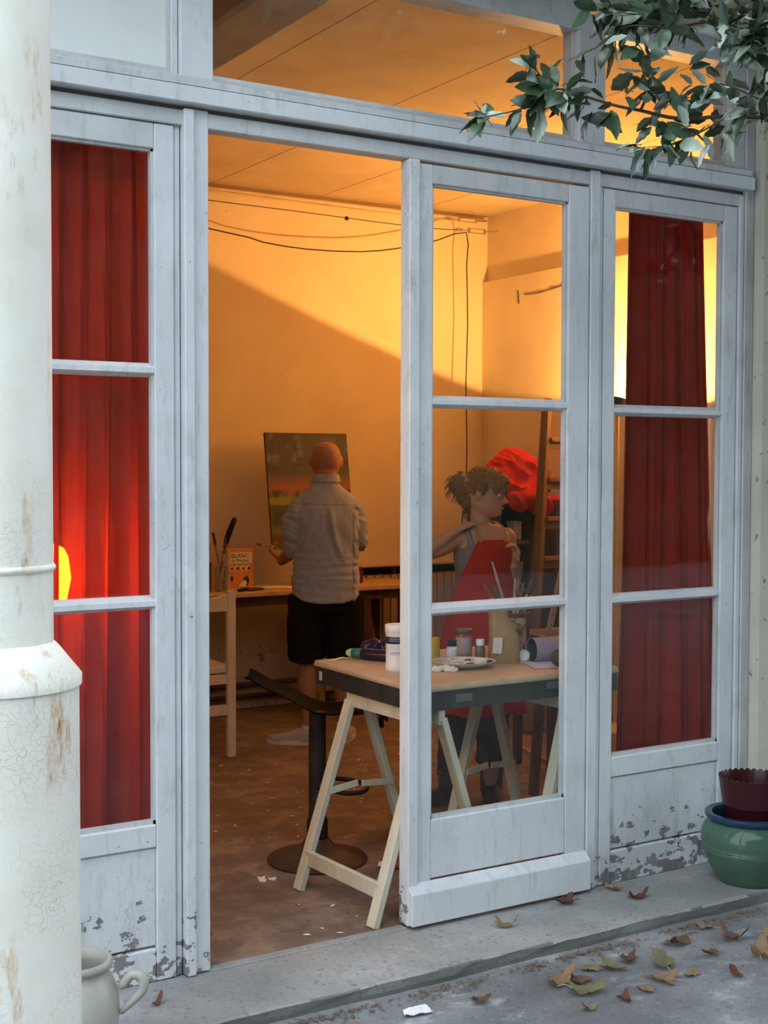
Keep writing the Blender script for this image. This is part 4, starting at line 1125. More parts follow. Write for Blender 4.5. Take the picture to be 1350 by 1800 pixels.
# paper roll, papers, stone, lens
pr = thing('paper_roll', 'rolled lilac paper lying at the table right end', 'paper', (3.275, .30, ZT+.048), R(-10))
bm = bmesh.new(); n = 46; rows = []
for i in range(n+1):
    a = -1.2 + 2*PI*1.12*i/n; rr_ = .044 + .0035*i/n
    rows.append([bm.verts.new((-.125, math.cos(a)*rr_, math.sin(a)*rr_)), bm.verts.new((.082, math.cos(a)*rr_, math.sin(a)*rr_))])
for a, b in zip(rows, rows[1:]): bm.faces.new((a[0], a[1], b[1], b[0]))
bmesh.ops.solidify(bm, geom=bm.faces[:], thickness=.001)
ob('sheet', bm, 'paper_lilac', pr, smooth=True)
bm = bmesh.new()
rows = []
for i in range(n+1):
    a = 2*PI*i/n; rows.append([bm.verts.new((-.1235, math.cos(a)*.0425, math.sin(a)*.0425)), bm.verts.new((.080, math.cos(a)*.0425, math.sin(a)*.0425))])
for a, b in zip(rows, rows[1:]): bm.faces.new((a[0], a[1], b[1], b[0]))
ob('dark_lining', bm, 'black_paint', pr, smooth=True)['label'] = 'dark inner side of the roll'
bm = bmesh.new(); bmesh.ops.create_grid(bm, x_segments=8, y_segments=6, size=.5)
for v in bm.verts: v.co = Vector((v.co.x*.25, v.co.y*.17, .003 + .002*noise.noise(v.co*3)))
bmesh.ops.solidify(bm, geom=bm.faces[:], thickness=.001)
o = tag(ob('paper_sheet', bm, 'paper_lilac', loc=(3.20, .215, ZT)), 'lilac paper sheet flat under the paper roll', 'paper'); o.rotation_euler.z = R(-18)
tag(ob('round_stone', BALL((0,0,0), .037, .034, .034, 18), 'stone', smooth=True, loc=(3.165, .165, ZT+.036)), 'dark round stone in front of the paper roll', 'stone')
ln = thing('magnifying_glass', 'round magnifying lens propped against the brown paper bag', 'lens', (3.125, .335, ZT+.026), R(-31.7))
bm = bmesh.new(); lathe(bm, [(.019, -.002), (.024, -.002), (.024, .002), (.019, .002)], 28, cap=False); bm.transform(Matrix.Rotation(R(78), 4, 'X')); ob('lens_rim', bm, 'steel', ln, smooth=True)
bm = bmesh.new(); lathe(bm, [(.0, -.001), (.0195, -.001), (.0195, .001), (.0, .001)], 28, cap=False); bm.transform(Matrix.Rotation(R(78), 4, 'X')); ob('lens', bm, 'paper_white', ln, smooth=True)
ob('handle', TUBE([(-.006, .004, .023), (-.02, .02, .055), (-.028, .03, .075)], .0025, 8, 2), 'steel', ln)
yc = thing('yellow_paper_cone', 'bright yellow rolled paper standing behind the plate', 'paper', (2.845, .555, ZT), R(-31.7))
bm = bmesh.new(); lathe(bm, [(.036, 0), (.034, .04), (.031, .088)], 30, cap=False); bmesh.ops.solidify(bm, geom=bm.faces[:], thickness=.001)
ob('sheet', bm, 'paper_yellow', yc, smooth=True)
bt = thing('plastic_bottle', 'dark purple bottle with teal cap lying on the table', 'bottle', (2.60, .745, ZT+.0235), 0)
d = (Vector((2.70, .575, 0))-Vector((2.60, .745, 0))).normalized()
bm = bmesh.new(); limb(bm, [d*.045, d*.06, d*.17, d*.20], [.019, .0225, .023, .020], 20, 3, True); ob('body', bm, 'purple_plastic', bt, smooth=True)
bm = bmesh.new(); limb(bm, [d*.006, d*.046], [.0195, .0205], 20, 1, True); ob('cap', bm, 'teal', bt, smooth=True)
bm = bmesh.new(); limb(bm, [d*-.010, d*.004], [.016, .0185], 20, 1, True); ob('cap_end', bm, 'pale_green', bt, smooth=True)
bm = bmesh.new()
for q in ((-.05, .0, .03), (0, .01, .034), (.05, -.005, .03), (.085, .0, .026)): ball(bm, q, .045, .028, .030, 14)
pb = fuse('plastic_bag', bm, .006, 'purple_plastic', None, 2, wrinkle(.011, 22, seed=3))
pb.location = (2.74, .715, ZT+.007); pb.rotation_euler.z = R(-31.7); tag(pb, 'crumpled dark purple plastic bag behind the white tub', 'bag')
bm = bmesh.new(); bmesh.ops.create_grid(bm, x_segments=10, y_segments=2, size=.5)
for v in bm.verts: v.co = Vector((v.co.x*.105, v.co.y*.024, .004 + .004*math.sin(v.co.x*7)))
bmesh.ops.solidify(bm, geom=bm.faces[:], thickness=.0012)
o = tag(ob('paper_strip', bm, 'paper_straw', loc=(2.54, .755, ZT)), 'pale yellow paper strip on the table left corner', 'paper'); o.rotation_euler.z = R(-15)
bm = bmesh.new()
for q in ((0, 0, .011), (.03, .006, .010), (.055, -.006, .008), (-.025, .004, .008)): ball(bm, q, .022, .016, .011, 10)
cp = fuse('crumpled_tissue', bm, .004, 'label_paper', None, 1, wrinkle(.005, 60, seed=2)); cp.location = (2.715, .315, ZT-.0005); cp.rotation_euler.z = R(-31)
tag(cp, 'crumpled pinkish tissue on the table left of the plate', 'tissue')

# ================================================================ BACK OF THE ROOM
wb = thing('workbench', 'long worn workbench along the back wall, dark frame', 'bench', (2.6, 3.5, 0))
wbx = lambda x0, x1, y0, y1, z0, z1: B(x0-2.6, x1-2.6, y0-3.5, y1-3.5, z0, z1)
ob('bench_top', wbx(.3, 4.62, 3.26, 3.73, .775, .80), 'bench_top', wb, bevel=.003)
ob('front_rail', wbx(.32, 4.60, 3.30, 3.325, .715, .775), 'dark_wood', wb)
for x in (.40, 2.4, 4.14, 4.47):
    wdt = .10 if abs(x-4.14) < .01 else .055
    ob('leg', wbx(x, x+wdt, 3.31, 3.37, 0, .775), 'dark_wood', wb)
ob('rear_rail', wbx(.32, 4.60, 3.70, 3.725, .72, .775), 'dark_wood', wb)
for x in (.40, 2.4, 4.47): ob('leg', wbx(x, x+.055, 3.67, 3.72, 0, .775), 'dark_wood', wb)

rd = thing('radiator', 'cream column radiator below the back wall, arched tops', 'radiator', (4.75, 3.80, 0))
x = -.62
while x < .58:
    bm = bmesh.new()
    pts = [(-.026, .08), (.026, .08), (.026, .79)] + [(.026*math.cos(a), .79+.026*math.sin(a)) for a in [PI*i/8 for i in range(1, 8)]] + [(-.026, .79)]
    prism(bm, pts, 0, 2, 1, -.045, .045)
    for v in bm.verts: v.co.x += x
    ob('column', bm, 'radiator', rd, bevel=.004); x += .062
ob('top_shelf', B(-.66, .60, -.055, .095, .872, .884), 'radiator', rd)
for x in (-.6, -.3, 0, .3, .55): ob('divider', B(x-.006, x+.006, .05, .095, .08, .872), 'radiator', rd)
ob('back_panel', B(-.66, .60, .088, .096, .05, .872), 'dark_wood', rd)
for x in (-.60, .52):
    ob('foot', B(x-.02, x+.02, -.03, .03, 0, .09), 'radiator', rd)
for i, (x, m_, la) in enumerate(((4.36, 'brush_red', 'reddish board leaning under the bench right end'), (4.41, 'orange_wood', 'narrow orange board leaning beside the reddish board'))):
    tag(ob('leaning_board', BAR((x+.05, 3.50, .005), (x, 3.66, .69), .03 if i else .045, .016, Vector((1,0,0))), m_, bevel=.002), la, 'board')

# pipes, wires
def pipe(name, pts, r, m_, label, cat): return tag(ob(name, TUBE(pts, r, 10, 2), m_, smooth=True), label, cat)
pipe('wall_pipe', [(-.6, 3.865, 3.235), (2, 3.865, 3.237), (5.5, 3.865, 3.235)], .017, 'pipe', 'pale pipe running along the top of back wall', 'pipe')
pipe('floor_pipe', [(-.5, 3.86, .155), (4.0, 3.86, .155)], .016, 'dark_wood', 'upper dark pipe along the foot of back wall', 'pipe')
pipe('floor_pipe', [(-.5, 3.85, .085), (4.0, 3.85, .085)], .016, 'dark_wood', 'lower dark pipe along the foot of back wall', 'pipe')
tw = thing('tension_wire', 'taut wire with turnbuckle strung below the ceiling', 'wire', (4.0, 3.725, 3.13))
W0 = Vector((4.0, 3.725, 3.13))
def rel(*p): return Vector(p)-W0
ob('strand', TUBE([rel(-.6, 3.725, 3.165), rel(3.343, 3.725, 3.137), rel(4.756, 3.725, 3.118), rel(5.14, 3.725, 3.128)], .0028, 6, 4), 'wire', tw)
bm = bmesh.new()
for s in (-1, 1): bar(bm, rel(5.26, 3.725+s*.0, 3.133+s*.014), rel(5.39, 3.725, 3.138+s*.014), .006, .006)
for x in (5.26, 5.39): bar(bm, rel(x, 3.725, 3.118), rel(x, 3.725, 3.152), .014, .012)
ob('turnbuckle', bm, 'galv', tw)
ob('strand', TUBE([rel(5.14, 3.725, 3.128), rel(5.26, 3.725, 3.133)], .004, 6, 1), 'galv', tw)
ob('hook', TUBE([rel(5.39, 3.725, 3.138), rel(5.46, 3.725, 3.142), rel(5.502, 3.725, 3.15)], .005, 6, 2), 'galv', tw)
ob('clamp', TUBE([rel(5.15, 3.725, 3.13), rel(5.20, 3.725, 3.132)], .010, 8, 1), 'galv', tw)
ob('knot', BALL(rel(4.30, 3.725, 3.122), .016, .012, .014, 8), 'wire', tw)
pipe('hanging_cable', [(-.5, 3.725, 3.15), (1.6, 3.72, 3.06), (3.343, 3.725, 2.967), (3.7, 3.725, 2.918), (4.012, 3.725, 2.901), (4.40, 3.725, 2.918), (4.690, 3.725, 2.965), (5.0, 3.725, 3.045), (5.237, 3.725, 3.118), (5.24, 3.725, 2.9), (5.252, 3.727, 2.5), (5.238, 3.725, 2.1), (5.248, 3.727, 1.8), (5.246, 3.725, 1.5), (5.25, 3.80, 1.0)], .0042, 'wire', 'black cable sagging from the wire, hanging down the corner', 'cable')

# painting on a table easel
ez = thing('table_easel', 'wooden table easel on the bench, hidden behind the man', 'easel', (3.95, 3.55, .80))
ob('mast', BAR((0, .0, 0), (0, .13, .80), .03, .02, Vector((1,0,0))), 'wood_old', ez)
ob('rest', BAR((-.16, -.045, .219), (.16, -.045, .219), .03, .018), 'wood_old', ez)
ob('foot', BAR((-.15, -.03, .012), (.15, -.03, .012), .03, .022), 'wood_old', ez)
ob('rear_leg', BAR((0, .125, .70), (0, .165, .01), .025, .018, Vector((1,0,0))), 'wood_old', ez)
ob('upright', BAR((.0, -.028, .0), (.0, -.028, .21), .03, .02, Vector((1,0,0))), 'wood_old', ez)
pa = thing('painting', 'unframed landscape painting, dark clouds over red sky and fields', 'painting', (3.935, 3.485, 1.037))
pa.rotation_euler = (R(-8.8), 0, 0)
bm = B(-.287, .287, -.001, .0, 0, .712); cv = ob('canvas', bm, 'painting', pa)
ob('stretcher', B(-.287, .287, .0005, .02, 0, .712), 'dark_wood', pa)

# bench clutter at the left
bxx = thing('chalk_box', 'orange cardboard box with cream panel reading BLANC de Meudon', 'box', (3.472, 3.60, .80), R(-6))
ob('carton', B(-.083, .083, -.03, .03, 0, .237), 'orange_pack', bxx, bevel=.001)
ob('printed_panel', B(-.075, .075, -.0312, -.0302, .150, .215), 'cream_print', bxx)
tm = Matrix.Translation((0, -.0318, .193)) @ Matrix.Rotation(R(90), 4, 'X')
text_mesh('lettering', 'BLANC', .036, 'ink', bxx, tm)
text_mesh('lettering', 'de Meudon', .024, 'ink', bxx, Matrix.Translation((0, -.0318, .166)) @ Matrix.Rotation(R(90), 4, 'X'))
bm = bmesh.new()
def disc(bm, x, z, r, y): 
    vs = [bm.verts.new((x+r*math.cos(2*PI*i/16), y, z+r*math.sin(2*PI*i/16))) for i in range(16)]; bm.faces.new(vs)
for i in range(4): disc(bm, -.055+.036*i, .120, .016, -.0306)
ob('print_dots', bm, 'cream_print', bxx)
bm = bmesh.new()
for i in range(4): disc(bm, -.055+.036*i+.004, .118, .008+.002*(i % 2), -.0310)
vs = [bm.verts.new((a, -.0306, b)) for a, b in ((.0, .01), (.05, .012), (.06, .05), (.045, .075), (.02, .06), (.015, .03))]; bm.faces.new(vs)
vs = [bm.verts.new((a, -.0306, b)) for a, b in ((-.07, .045), (-.045, .042), (-.042, .07), (-.068, .072))]; bm.faces.new(vs)
ob('print_figure', bm, 'ink', bxx)
bm = bmesh.new(); vs = [bm.verts.new((a, -.0312, b)) for a, b in ((-.01, .008), (.035, .008), (.045, .03), (.03, .05), (.012, .035))]; bm.faces.new(vs)
ob('print_figure', bm, 'cream_print', bxx)

def jar(loc, r, h, m_, label, name='brush_jar'):
    t = thing(name, label, 'jar', loc)
    ob('body', LATHE([(.0, 0), (r*.95, 0), (r, .005), (r, h*.92), (r*1.04, h*.94), (r*1.04, h), (r*.94, h), (r*.92, .01), (.0, .01)], 24, cap=False), m_, t, smooth=True); return t
jar((3.175, 3.44, .80), .045, .17, 'brown_tin', 'dark red jar of brushes at the bench left end')
jar((3.285, 3.44, .80), .045, .15, 'jar_glass', 'glass jar of brushes beside the orange chalk box')
jar((3.352, 3.52, .80), .026, .235, 'wood_raw', 'tall narrow tan tube behind the glass brush jar', 'card_tube')
bl = thing('spatula', 'spatula with thick black handle raised above the brushes', 'spatula', (3.29, 3.45, .815))
ob('blade', TUBE([(0, 0, 0), (.03, 0, .25)], .006, 8, 2), 'steel', bl)
ob('handle', TUBE([(.03, 0, .25), (.045, 0, .31), (.085, 0, .405)], [.010, .017, .015], 12, 4, True), 'black_plastic', bl, smooth=True)
r_ = random.Random(12)
BL = ['grey flat brush at the back of the dark red bench jar', 'red handled flat brush leaning in the glass bench jar', 'thin pale round brush in the dark red bench jar',
      'grey flat brush upright in the glass bench jar', 'red handled flat brush in the dark red bench jar', 'thin pale round brush in the glass bench jar',
      'second grey flat brush leaning out of the dark red bench jar', 'second red handled flat brush in the glass bench jar', 'second thin pale brush in the dark red bench jar']
for i in range(9):
    k = i % 2; c_ = Vector(((3.175, 3.44, .82), (3.285, 3.44, .82))[k])
    a = r_.uniform(0, 6.28); tp = c_ + Vector((.045*math.cos(a)+.012*r_.gauss(0, 1), .045*math.sin(a), r_.uniform(.26, .36)))
    brush(c_ + Vector((-.02*math.cos(a), -.02*math.sin(a), 0)), tp, BL[i], ['brush_wood', 'brush_red', 'wood_raw'][i % 3], i % 3 != 2, ['brushes in the dark red bench jar', 'brushes in the glass bench jar'][k])
for loc, a, m_, la in (((3.42, 3.36, .808), .2, 'black_plastic', 'dark pliers lying on bench front below chalk box'), ((3.49, 3.34, .808), -.1, 'dark_wood', 'short dark wooden tool on the bench front edge')):
    t = thing('hand_tool', la, 'tool', loc, a)
    ob('grip', TUBE([(-.07, 0, 0), (-.02, .006, .004), (.02, 0, .004)], [.008, .010, .007], 8, 3, True), m_, t, smooth=True)
    ob('tip', TUBE([(.02, 0, .004), (.075, -.008, .001)], [.006, .003], 8, 2, True), 'steel', t, smooth=True)
for x, y, a, la in ((3.78, 3.42, .3, 'loose cream sheet lying on bench left of the man'), (3.66, 3.50, -.2, 'loose cream sheet on the bench below the painting')):
    bm = bmesh.new(); bmesh.ops.create_grid(bm, x_segments=4, y_segments=4, size=.5)
    for v in bm.verts: v.co = Vector((v.co.x*.2, v.co.y*.14, .003+.003*noise.noise(v.co*3)))
    bmesh.ops.solidify(bm, geom=bm.faces[:], thickness=.001)
    o = tag(ob('paper_sheet', bm, 'label_paper', loc=(x, y, .80)), la, 'paper'); o.rotation_euler.z = a
tn = thing('tea_tin', 'dark red tin on the bench right of the man', 'tin', (4.24, 3.52, .80), R(-20))
ob('body', B(-.05, .05, -.04, .04, 0, .085), 'brown_tin', tn, bevel=.008); ob('lid', B(-.051, .051, -.041, .041, .085, .102), 'brown_tin', tn, bevel=.006)

# white chair at the left
ch = thing('white_chair', 'cream painted wooden chair with its back to the door', 'chair', (2.79, 2.69, 0))
for s in (-1, 1):
    ob('rear_leg', BAR((s*.195, -.02, 0), (s*.195, -.02, .88), .048, .032, Vector((0,1,0))), 'chair_paint', ch, bevel=.004)
    ob('front_leg', BAR((s*.185, .36, 0), (s*.185, .36, .44), .04, .04, Vector((0,1,0))), 'chair_paint', ch, bevel=.004)
    ob('side_stretcher', B(s*.19-.01, s*.19+.01, -.01, .35, .18, .22), 'chair_paint', ch)
    ob('seat_rail', B(s*.185-.012, s*.185+.012, -.01, .35, .385, .44), 'chair_paint', ch)
bm = bmesh.new(); prism(bm, [(-.175, .775), (.175, .775), (.175, .868), (.12, .852), (.06, .846), (0, .844), (-.06, .846), (-.12, .852), (-.175, .868)], 0, 2, 1, -.032, -.010)
ob('back_rail', bm, 'chair_paint', ch, bevel=.003)
ob('seat', B(-.215, .215, -.005, .41, .442, .482), 'chair_paint', ch, bevel=.008)
ob('seat_rail', B(-.175, .175, -.03, -.006, .39, .44), 'chair_paint', ch, bevel=.003)
ob('stretcher', B(-.175, .175, -.03, -.012, .225, .28), 'chair_paint', ch, bevel=.003)

# ladder, cabinet, bundle
ldr = thing('step_ladder', 'old brown wooden stepladder standing by the right wall', 'ladder', (5.17, 2.62, 0))
L_ = lambda z, s: Vector((s*(.22 - .075*z), 0.0 + .02*z, z))
for s in (-1, 1):
    ob('rail', BAR(L_(0, s), L_(1.95, s), .05, .03, Vector((1,0,0))), 'wood_old', ldr, bevel=.002)
    ob('rear_leg', BAR((s*.19+.10, .22, 0), (s*.10+.02, .06, 1.9), .035, .025, Vector((1,0,0))), 'wood_old', ldr)
for k in range(1, 8):
    z = .24*k + .02; a, b = L_(z, -1), L_(z, 1)
    ob('step', B(a.x+.012, b.x-.012, a.y-.045, a.y+.03, z-.012, z+.012), 'wood_old', ldr, bevel=.002)
    ob('step_bracket', B(a.x+.012, b.x-.012, a.y-.02, a.y-.002, z-.06, z-.014), 'wood_old', ldr)
cbn = thing('dark_cabinet', 'tall dark wooden cabinet with open shelves behind the woman', 'cabinet', (5.19, 3.10, 0))
for x0, x1 in ((-.26, -.24), (.24, .26), (-.01, .01)): ob('side_panel', B(x0, x1, -.17, .17, 0, 1.28), 'dark_wood', cbn)
ob('back_panel', B(-.24, .24, .155, .17, 0, 1.28), 'dark_wood', cbn)
ob('top_board', B(-.27, .27, -.18, .18, 1.28, 1.305), 'dark_wood', cbn)
for z in (.05, .40, .74, 1.05): ob('shelf', B(-.24, -.01, -.165, .155, z, z+.02), 'wood_old', cbn)
dr = ob('cabinet_door', B(.012, .255, -.19, -.172, .04, 1.27), 'dark_wood', cbn, bevel=.003)
hb = ob('knob', BALL((.04, -.2, .7), .012), 'steel', dr)
for x, y, z, w_, h_, m_, la in ((5.12, 3.02, 1.0715, .06, .12, 'label_paper', 'small pale box on the cabinet upper shelf'), (5.05, 3.02, 1.0715, .05, .08, 'wood_raw', 'tan jar on cabinet upper shelf left of pale box'), (5.10, 3.02, .7615, .08, .16, 'brown_tin', 'dark tin on the cabinet second shelf')):
    t = thing('storage_box', la, 'box', (x, y, z)); ob('body', B(-w_/2, w_/2, -.04, .04, 0, h_*.85), m_, t, bevel=.004); ob('lid', B(-w_/2-.002, w_/2+.002, -.042, .042, h_*.85, h_), m_, t, bevel=.003)
bm = bmesh.new()
for c_, a, b, d_ in (((0, 0, .15), .17, .15, .15), ((-.10, -.02, .10), .12, .14, .11), ((.13, -.03, .10), .10, .13, .11), ((.02, -.09, .06), .17, .09, .10), ((.08, -.215, -.02), .13, .05, .055), ((-.08, -.215, .0), .10, .05, .055), ((.0, -.16, .07), .16, .07, .06), ((.19, .0, .15), .05, .08, .05)):
    ball(bm, c_, a, b, d_, 20)
def fold(co, n):
    p = Vector((co.x*7.5+1, co.y*6, co.z*9+co.x*6))
    return co + n*(.042*(1-2*abs(noise.noise(p*.8))) + .018*(1-2*abs(noise.noise(p*2.3))) - .024)
rb = fuse('cloth_bundle', bm, .009, 'red_cloth', None, 2, fold)
rb.location = (5.15, 3.07, 1.328); tag(rb, 'bright red crumpled cloth heaped on the dark cabinet', 'cloth')

# slatted crate, side table with white perforated stand, stick
cr = thing('slatted_crate', 'greyish slatted wooden crate under the ladder', 'crate', (4.88, 2.42, 0))
for z in (.03, .155, .30):
    ob('slat', B(-.20, .20, -.125, -.11, z, z+.075), 'crate', cr, bevel=.002); ob('slat', B(-.20, .20, .11, .125, z, z+.075), 'crate', cr)
for x in (-.19, .19):
    for y in (-.10, .10): ob('corner_post', B(x-.012, x+.012, y-.012, y+.012, 0, .40), 'crate', cr)
    for z in (.03, .155, .30): ob('slat', B(x-.02 if x < 0 else x+.012, x-.012 if x < 0 else x+.02, -.11, .11, z, z+.075), 'crate', cr)
ob('floor_board', B(-.18, .18, -.105, .105, .015, .028), 'crate', cr)
sd = thing('side_table', 'dark little side table behind the work table', 'table', (4.36, 1.62, 0))
ob('top', B(-.2, .2, -.17, .17, .665, .69), 'dark_wood', sd, bevel=.003)
for x in (-.17, .17):
    for y in (-.14, .14): ob('leg', B(x-.018, x+.018, y-.018, y+.018, 0, .665), 'dark_wood', sd)
es = thing('white_stand', 'white perforated stand leaning on the side table', 'stand', (4.30, 1.60, .69))
ob('upright', BAR((-.035, 0, .012), (.10, .0, .52), .030, .014, Vector((0,1,0))), 'grey_paint', es)
ob('upright', BAR((.235, 0, .012), (.13, .0, .52), .030, .014, Vector((0,1,0))), 'grey_paint', es)
ob('foot_bar', BAR((-.04, 0, .012), (.24, 0, .012), .022, .022), 'grey_paint', es)
bm = bmesh.new()
for k in range(9):
    f = .06 + .1*k; q = Vector((-.035, 0, .012)).lerp(Vector((.10, 0, .52)), f); ball(bm, (q.x, -.009, q.z), .0042, .003, .0042, 8)
ob('peg_holes', bm, 'ink', es)
a, b = Vector((4.48, 1.96, .012)), Vector((4.52, 1.70, .012))
tag(ob('wooden_stick', BAR((4.40, 1.98, .010), (4.30, 1.60, .010), .022, .018), 'orange_wood'), 'thin orange wooden stick lying on the floor by side table', 'stick')

# red wrapper and scraps on the floor
rp = thing('paint_tube', 'red and white squeezed paint tube on the floor by trestle', 'tube', (2.665, .60, .004), R(-40))
ob('body', BAR((0, 0, .010), (.11, 0, .008), .035, .016), 'red_pack', rp, bevel=.003); ob('crimped_end', BAR((-.025, 0, .012), (0, 0, .010), .037, .008), 'white_plastic', rp)
rp2 = thing('foil_wrapper', 'crumpled red foil wrapper on the floor by the trestle', 'wrapper', (2.80, .62, .0))
bm = bmesh.new(); ball(bm, (0, 0, .014), .045, .03, .014, 12); f_ = wrinkle(.010, 40, seed=5)
bm.normal_update()
for v in bm.verts: v.co = f_(v.co, v.normal); v.co.z = max(v.co.z, .001)
ob('foil', bm, 'red_pack', rp2)
bm = bmesh.new(); rg = random.Random(31)
for k in range(340):
    x, y = rg.uniform(1.8, 4.6), rg.uniform(.05, 3.0)
    if (Vector((x, y))-Vector((3.575, 2.7))).length < .42 or (Vector((x, y))-Vector((3.555, 1.2))).length < .38: continue
    if any(abs(x-a_) < .09 and abs(y-b_) < .09 for a_, b_ in ((2.26, .55), (2.28, .07), (2.79, .55), (2.79, .08), (2.9, .08), (2.87, .52), (3.36, .1), (3.33, .56), (4.19, 1.48), (4.19, 1.76), (4.53, 1.48), (4.53, 1.76), (2.59, 2.67), (2.985, 2.67), (2.6, 3.05), (2.98, 3.05))) or x > 4.0 or (Vector((x, y))-Vector((2.492, .825))).length < .22: continue
    s_ = rg.uniform(.003, .011); a = rg.uniform(0, 6.28)
    vs = [bm.verts.new((x+s_*k2*math.cos(a+q), y+s_*k2*math.sin(a+q), .002+rg.uniform(0, .004))) for q, k2 in ((0, 1.6), (1.7, .6), (3.1, 1.3), (4.7, .5))]; bm.faces.new(vs)
for x, y in ((2.20, .73), (2.23, .70), (2.19, .70)):
    vs = [bm.verts.new((x+.018*math.cos(q), y+.018*math.sin(q), .003+.004*math.cos(q*3))) for q in (0, 1.3, 2.2, 3.6, 5)]; bm.faces.new(vs)
tag(ob('paint_scraps', bm, 'label_paper'), 'pale paint and paper scraps strewn over the studio floor', 'scraps', kind='stuff')

# low cupboard and bowl glimpsed right of the curtain
lc = thing('low_cupboard', 'dark low cupboard glimpsed right of the right curtain', 'cupboard', (4.62, .60, 0))
ob('carcass', B(-.35, .35, -.2, .2, 0, .87), 'dark_wood', lc); ob('top', B(-.37, .37, -.22, .22, .87, .895), 'wood_old', lc); 
for s in (-1, 1): ob('door', B(-.33 if s < 0 else .01, -.01 if s < 0 else .33, -.215, -.201, .06, .84), 'dark_wood', lc)
bw = thing('china_bowl', 'pale bowl on the low cupboard beside the right curtain', 'bowl', (4.42, .56, .895))
ob('bowl', LATHE([(.0, .004), (.03, 0), (.035, .01), (.065, .05), (.07, .062), (.066, .062), (.03, .014), (.0, .012)], 28, cap=False), 'china', bw, smooth=True)

# ================================================================ PEOPLE
def head_bm(bm, H, W, mtx, nose=1.0, female=False):
    """head with brow, nose, lips, chin and jaw; local: face to +y, chin at z=0, crown at z=H"""
    n = 40; nz = 44
    #      t     half width, front, back
    P = [(0.0, .10, .30, -.06), (.05, .24, .385, .05), (.12, .33, .41, .16), (.22, .385, .405, .30), (.35, .415, .40, .42), (.48, .435, .40, .475),
         (.60, .45, .405, .50), (.72, .445, .395, .49), (.84, .385, .33, .43), (.93, .27, .22, .31), (.985, .12, .09, .14), (1.0, .02, .02, .02)]
    def at(t):
        for a, b in zip(P, P[1:]):
            if a[0] <= t <= b[0]:
                f = (t-a[0])/(b[0]-a[0]); f = f*f*(3-2*f)*.5 + f*.5
                return [x + (y-x)*f for x, y in zip(a[1:], b[1:])]
    g = lambda x, m, s_: math.exp(-((x-m)/s_)**2)
    rows = []
    for k in range(nz+1):
        t = k/nz; w_, f_, b_ = at(t); row = []
        for i in range(n):
            a = 2*PI*i/n; sx, cy = math.sin(a), math.cos(a)
            x = w_*W/.80*H*math.copysign(abs(sx)**.92, sx)
            y = (f_ if cy > 0 else b_)*H*cy
            if b_ < 0 and cy <= 0: y = b_*H*cy*-1*-1
            if cy > 0:
                X = abs(x)/H
                nz_ = nose*(.115*g(t, .345, .045) + .075*g(t, .42, .05) + .03*g(t, .5, .05))*g(X, 0, .062 if t < .38 else .045)
                ey = -.040*g(t, .50, .045)*g(X, .155, .085)
                br = .020*g(t, .565, .03)*g(X, .14, .14)
                lp = (.030*g(t, .225, .018) + .034*g(t, .185, .017) - .012*g(t, .205, .007))*g(X, 0, .10)
                chn = .030*g(t, .08, .05)*g(X, 0, .10)
                ck = .018*g(t, .36, .09)*g(X, .24, .09)
                y += (nz_ + ey + br + lp + chn + ck)*H
            row.append(bm.verts.new(mtx @ Vector((x, y, t*H))))
        rows.append(row)
    for a, b in zip(rows, rows[1:]):
        for i in range(n): bm.faces.new((a[i], a[(i+1) % n], b[(i+1) % n], b[i]))
    bm.faces.new(rows[0][::-1]); bm.faces.new(rows[-1])

def ear_bm(bm, H, W, mtx, s):
    c_ = (s*.425*W/.80*H, -.05*H, .50*H)
    vs = ball(bm, (0, 0, 0), .022*H/.215*.62, .052*H/.215*.36, .062*H/.215*.52, 14)
    rot = Matrix.Translation(c_) @ Matrix.Rotation(s*R(-22), 4, 'Z') @ Matrix.Rotation(R(-12), 4, 'X')
    for v in vs: v.co = mtx @ rot @ v.co

def hand_bm(bm, Wp, D, N, side, L=.18, curl=.5, spread=.0, th=1.0):
    """palm, four jointed fingers, thumb off the side of the palm; returns the grip centre"""
    Wp = Vector(Wp); D = Vector(D).normalized(); N = Vector(N); N = (N - D*N.dot(D)).normalized(); S = D.cross(N)*side
    k = L/.18
    for o_, r_ in ((-.027, .0115), (-.009, .0125), (.009, .0125), (.027, .0115)):
        limb(bm, [Wp + S*o_*.6*k - D*.005, Wp + S*o_*.9*k + D*.045*k, Wp + S*o_*k + D*.088*k], [.013*k, r_*1.1*k, r_*.95*k], 8, 2)
    for j, (o_, ln_, r_) in enumerate(((.027, .072, .0085), (.009, .080, .0088), (-.009, .075, .0085), (-.027, .060, .0076))):
        p = Wp + S*o_*k + D*.085*k; pts = [p]; ang = 0
        d0 = (D + S*spread*o_*8).normalized()
        for seg, f in enumerate((.44, .32, .24)):
            ang += curl*(1.0 + .12*j)*(.75 if seg == 0 else .9)
            p = p + (d0*math.cos(ang) + N*math.sin(ang))*ln_*f*k; pts.append(p)
        limb(bm, pts, [r_*k*1.05, r_*k, r_*k*.92, r_*k*.78], 8, 3)
    p = Wp + D*.022*k + S*.026*k
    t1 = p + (D*.55 + S*.75 + N*.35*th).normalized()*.040*k
    t2 = t1 + (D*.80 + S*.30 + N*.55*th).normalized()*.030*k
    t3 = t2 + (D*.85 + S*.0 + N*.60*th).normalized()*.024*k
    limb(bm, [p - S*.012*k, t1, t2, t3], [.0135*k, .0110*k, .0098*k, .0080*k], 8, 3)
    return Wp + D*.095*k + N*.03*k

